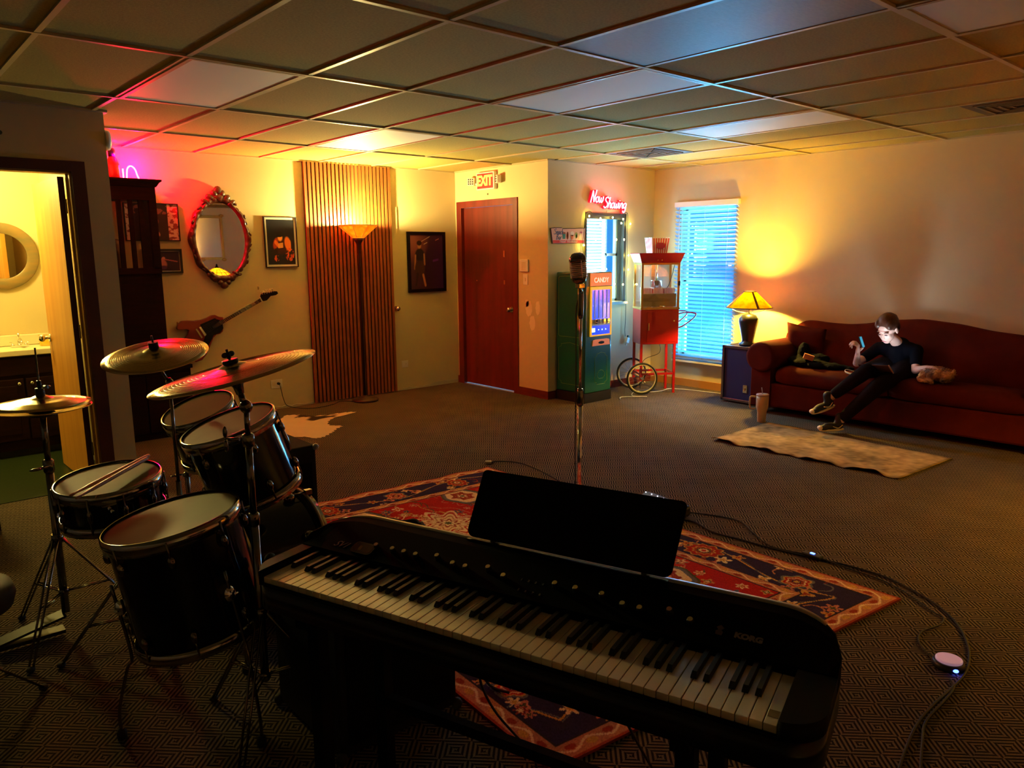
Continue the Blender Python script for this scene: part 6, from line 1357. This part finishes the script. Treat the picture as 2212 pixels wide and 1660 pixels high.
# field: vines, flowers, cream medallions
for k in range(85):
    x, y = rs.uniform(.38, RW-.38), rs.uniform(.38, RL-.38); a = rs.uniform(0, 6.28); P = [(x, y)]
    for q in range(6): a += rs.uniform(-.9, .9); x += .055*math.cos(a); y += .055*math.sin(a); P.append((x, y))
    vine(P, .0042, [TAN, CREAM, GOLD, GREEN][k % 4], field)
for k in range(190):
    x, y = rs.uniform(.39, RW-.39), rs.uniform(.39, RL-.39); R = rs.uniform(.014, .032); L_ = [[(1, TAN), (.6, CREAM), (.3, RUST)], [(1, CREAM), (.55, RED), (.3, GOLD)], [(1, GOLD), (.6, GREEN), (.35, CREAM)], [(1, PINK), (.6, RUST), (.3, CREAM)], [(1, SLATE), (.6, NAVY), (.3, GOLD)]][k % 5]
    stamp(x, y, R, L_, rs.randint(4, 8), .35, rs.uniform(0, 6), clip=field)
for (x, y, a) in ((.60, .80, 0), (1.37, .80, 0), (.985, 1.20, .5), (.60, 1.62, 0), (1.37, 1.62, 0), (.985, 2.05, .5), (.60, 2.42, 0), (1.37, 2.42, 0), (.985, .55, .3)):
    if a == 0: stamp(x, y, .125, [(1.12, GREEN), (1.02, SLATE), (.86, CREAM), (.50, RUST), (.40, TAN)], 6, .05, 0, 1.0, 1.25, 0, field); stamp(x, y, .065, [(1, RUST), (.45, CREAM), (.25, GREEN)], 6, .35, 0, clip=field)
    else: stamp(x, y, .17, [(1.0, CREAM), (.86, RED), (.74, CREAM), (.60, TAN), (.50, CREAM), (.34, RUST), (.24, CREAM), (.12, GREEN)], 8, .24, 0, 1.0, 1.15, 0, field)
    for q in range(10):
        th = q*PI/5; vine([(x+.15*math.cos(th), y+.17*math.sin(th)), (x+.185*math.cos(th+.12), y+.21*math.sin(th+.12)), (x+.17*math.cos(th+.30), y+.20*math.sin(th+.30))], .0036, TAN, field)
# navy border
def along(s):
    """point on the middle of the border at arc position s (0..1 over the four sides)"""
    m = .184; per = [(m, m), (RW-m, m), (RW-m, RL-m), (m, RL-m), (m, m)]; Ls = [RW-2*m, RL-2*m]*2; tot = sum(Ls); d = s*tot
    for i in range(4):
        if d <= Ls[i]: f = d/Ls[i]; return per[i][0]+(per[i+1][0]-per[i][0])*f, per[i][1]+(per[i+1][1]-per[i][1])*f, i
        d -= Ls[i]
    return per[0][0], per[0][1], 0
N_ = 16
P = []
for k in range(N_*8+1):
    x, y, i = along((k/(N_*8)) % 1.0); o_ = .062*math.sin(2*PI*k/16); P.append((x+(0 if i % 2 == 0 else o_), y+(o_ if i % 2 == 0 else 0)))
vine(P, .0045, GOLD, border)
P2 = [(x+.012*math.sin(k), y-.012*math.cos(k)) for k, (x, y) in enumerate(P)]; vine(P2[::1], .0030, SLATE, border)
for k in range(N_):
    x, y, i = along((k+.5)/N_)
    if k % 2 == 0: stamp(x, y, .072, [(1.15, GOLD), (1.05, RUST), (.88, RED), (.68, GOLD), (.58, RUST), (.42, GREEN), (.3, CREAM), (.16, RED)], 10, .10, 0, 1.05 if i % 2 else .9, 1.05 if i % 2 == 0 else 1.2, 0, border)
    else: stamp(x, y, .068, [(1.1, SLATE), (.92, GOLD), (.80, RED), (.62, CREAM), (.52, RUST), (.30, NAVY), (.2, GOLD)], 6, .12, 0, 1, 1, .4, border)
    for q in range(11):
        a = rs.uniform(0, 6.28); d = rs.uniform(.09, .20); stamp(x+d*math.cos(a), y+d*math.sin(a), rs.uniform(.018, .034), [(1, [GOLD, CREAM, PINK, RUST][q % 4]), (.5, [RUST, GOLD, GREEN, CREAM][q % 4])], rs.randint(3, 7), .4, a, clip=border)
    for q in range(3):
        a = rs.uniform(0, 6.28); X, Y = x+.12*math.cos(a), y+.12*math.sin(a); PP_ = [(X, Y)]
        for z_ in range(4): a += .8; X += .035*math.cos(a); Y += .035*math.sin(a); PP_.append((X, Y))
        vine(PP_, .0038, [SLATE, TAN, RUST][q], border)
for (e0, e1) in ((.014, .080), (.287, .348)):
    g = (e > e0) & (e < e1); s_ = np.where(np.minimum(u, RW-u) < np.minimum(v, RL-v), v, u); w_ = (e-(e0+e1)/2)/((e1-e0)/2)
    c[g & (np.abs(w_-.5*np.sin(s_*40)) < .16)] = CREAM; c[g & (np.hypot(w_+.2, ((s_*40/6.283) % 1-.25)*3) < .45)] = GOLD; c[g & (np.hypot(w_-.2, ((s_*40/6.283) % 1-.75)*3) < .42)] = RUST; c[g & (np.abs(w_) > .93)] = CREAM*.75
for ee in (.350, .285, .082): c[np.abs(e-ee) < .004] = (.03, .02, .03)
c *= 1.3*(1+.13*rs.randn(*u.shape))[..., None]; c = np.clip(c, .004, 1)
Q = [np.array(p) for p in ((1.44, 1.470), (3.40, 1.235), (3.39, 4.13), (1.62, 4.275))]; a_, b_ = u/RW, v/RL
xy = ((1-a_)*(1-b_))[..., None]*Q[0]+(a_*(1-b_))[..., None]*Q[1]+(a_*b_)[..., None]*Q[2]+((1-a_)*b_)[..., None]*Q[3]
far = np.exp(-(RL-v)*12); xy[..., 1] += far*.014*np.sin(u*16)
zz = np.full(u.shape, .010)+.0015*rs.rand(*u.shape); P = np.concatenate([xy, zz[..., None]], -1)
MT['rug_pile'] = vcol_mat('rug_pile', .95, spec=.08)
t = thing('persian_rug', (2.45, 2.7, 0), 'red and navy oriental rug with floral border under keyboard and microphone', 'rug')
color_grid('pile', P, c, 'rug_pile', t)
b = MB(); idx = [(0, j) for j in range(0, nu, 8)]+[(i, nu-1) for i in range(0, nv, 8)]+[(nv-1, j) for j in range(nu-1, -1, -8)]+[(i, 0) for i in range(nv-1, -1, -8)]
ring_ = [P[i, j] for i, j in idx]; b.loft([[(p[0], p[1], .0105) for p in ring_], [(p[0], p[1], .0005) for p in ring_]], True, False, False); b.build('edge_binding', mat('rug_edge', (.26, .020, .012), .9), t)
# ------------------------------------------------------------------ cowhide
out = [(3.669, 6.512), (3.45, 6.47), (3.30, 6.36), (3.22, 6.20), (3.28, 6.08), (3.18, 6.00), (3.08, 5.90), (2.967, 5.824), (2.88, 5.83), (2.84, 5.93), (2.70, 6.02), (2.55, 5.98), (2.40, 6.05), (2.34, 6.25), (2.28, 6.45), (2.30, 6.62), (2.42, 6.72), (2.62, 6.70), (2.80, 6.78), (3.00, 6.76), (3.10, 6.86), (3.22, 6.82), (3.28, 6.68), (3.45, 6.62), (3.62, 6.58)]
pc_ = [Vector(p) for p in smooth_path([(a, b_, 0) for a, b_ in out], 6, True)]; cen = Vector((2.85, 6.35, 0)); nr = 26; na = len(pc_)
Pg = np.zeros((nr, na+1, 3)); 
for j in range(na+1):
    p = pc_[j % na]
    for i in range(nr):
        q = cen+(p-cen)*(.02+.98*i/(nr-1)); jit = 1+.03*math.sin(j*2.3)*(i == nr-1); q = cen+(q-cen)*jit; Pg[i, j] = (q.x, q.y, .006+.003*math.sin(q.x*22)*math.sin(q.y*19))
n_ = .8*noise2(Pg[..., 0]+5, Pg[..., 1], 3.0, 21); br = (n_+(Pg[..., 1]-6.45)*1.3-(Pg[..., 0]-2.9)*1.1) > .05
cc = np.where(br[..., None], np.array([.035, .014, .008]), np.array([.70, .52, .36])); MT['hide'] = vcol_mat('cowhide_hair', .85, bump=(240, .6, .003), spec=.2)
o = color_grid('cowhide_rug', Pg, cc, 'hide'); tag(o, 'brown and white cowhide lying on the carpet before the slat panel', 'rug')

# ------------------------------------------------------------------ behind the camera side: lamp and mirror seen in the oval mirror
TX_, TY_ = 5.22, .38
t = thing('side_table', (TX_, TY_, 0), 'round dark side table with a stained-glass lamp, seen in the oval mirror', 'table')
b = MB(); b.lathe([(.27, .70), (.28, .715), (.27, .73)], TR((TX_, TY_, 0)), 36); b.build('table_top', 'espresso', t); b = MB(); b.lathe([(.16, 0), (.15, .03), (.035, .08), (.03, .70)], TR((TX_, TY_, 0)), 24); b.build('pedestal', 'espresso', t)
t = thing('stained_glass_lamp', (TX_, TY_, .73), 'amber stained-glass dome lamp reflected in the oval mirror', 'table lamp')
b = MB(); b.lathe([(.09, .731), (.085, .75), (.03, .79), (.022, .86), (.03, .92), (.012, 1.0), (.010, 1.30)], TR((TX_, TY_, 0)), 24); b.build('base', mat('bronze2', (.06, .03, .015), .4, .5), t)
MT['tiff'] = trans_mat('stained_glass', (.65, .25, .05), (1.0, .34, .02), .6, noise=(18, (.95, .55, .12)))
prof = [(.265, 1.12), (.255, 1.16), (.20, 1.225), (.12, 1.28), (.045, 1.315)]
b = MB(); b.lathe(prof, TR((TX_, TY_, 0)), 16, True, False); b.build('shade', 'tiff', t)
b = MB()
for k in range(16): a = 2*PI*k/16; b.tube([(TX_+(r+.002)*math.cos(a), TY_+(r+.002)*math.sin(a), z) for r, z in prof], .004, 5)
for r, z in prof: b.tube([(TX_+(r+.002)*math.cos(2*PI*k/16), TY_+(r+.002)*math.sin(2*PI*k/16), z) for k in range(16)], .004, 5, True)
b.build('lead_came', 'matte', t); b = MB(); b.lathe([(.045, 1.315), (.03, 1.33), (.014, 1.345), (.018, 1.36), (.006, 1.385)], TR((TX_, TY_, 0)), 16); b.build('finial', 'matte', t)
light('stained_glass_bulb', 'POINT', (TX_, TY_, 1.235), 55, (1.0, .50, .04), .04)
t = thing('wall_mirror', (5.55, Y0, 1.9), 'gilded rectangular mirror on the far wall, seen in the oval mirror', 'mirror')
b = MB(); x0, x1, z0, z1 = 5.12, 6.02, 1.45, 2.33; w_ = .05
b.mm((x0, Y0+.001, z0), (x0+w_, Y0+.03, z1)); b.mm((x1-w_, Y0+.001, z0), (x1, Y0+.03, z1)); b.mm((x0+w_, Y0+.001, z0), (x1-w_, Y0+.03, z0+w_)); b.mm((x0+w_, Y0+.001, z1-w_), (x1-w_, Y0+.03, z1)); b.build('frame', 'gold', t, .008)
b = MB()
for x in (x0+.02, (x0+x1)/2, x1-.02):
    for z in (z0, z1): b.ell((x, Y0+.03, z), (.05, .015, .03), None, 12, 8)
b.build('ornament', 'gold', t); MB().mm((x0+w_, Y0+.005, z0+w_), (x1-w_, Y0+.012, z1-w_)).build('glass', 'mirror', t)
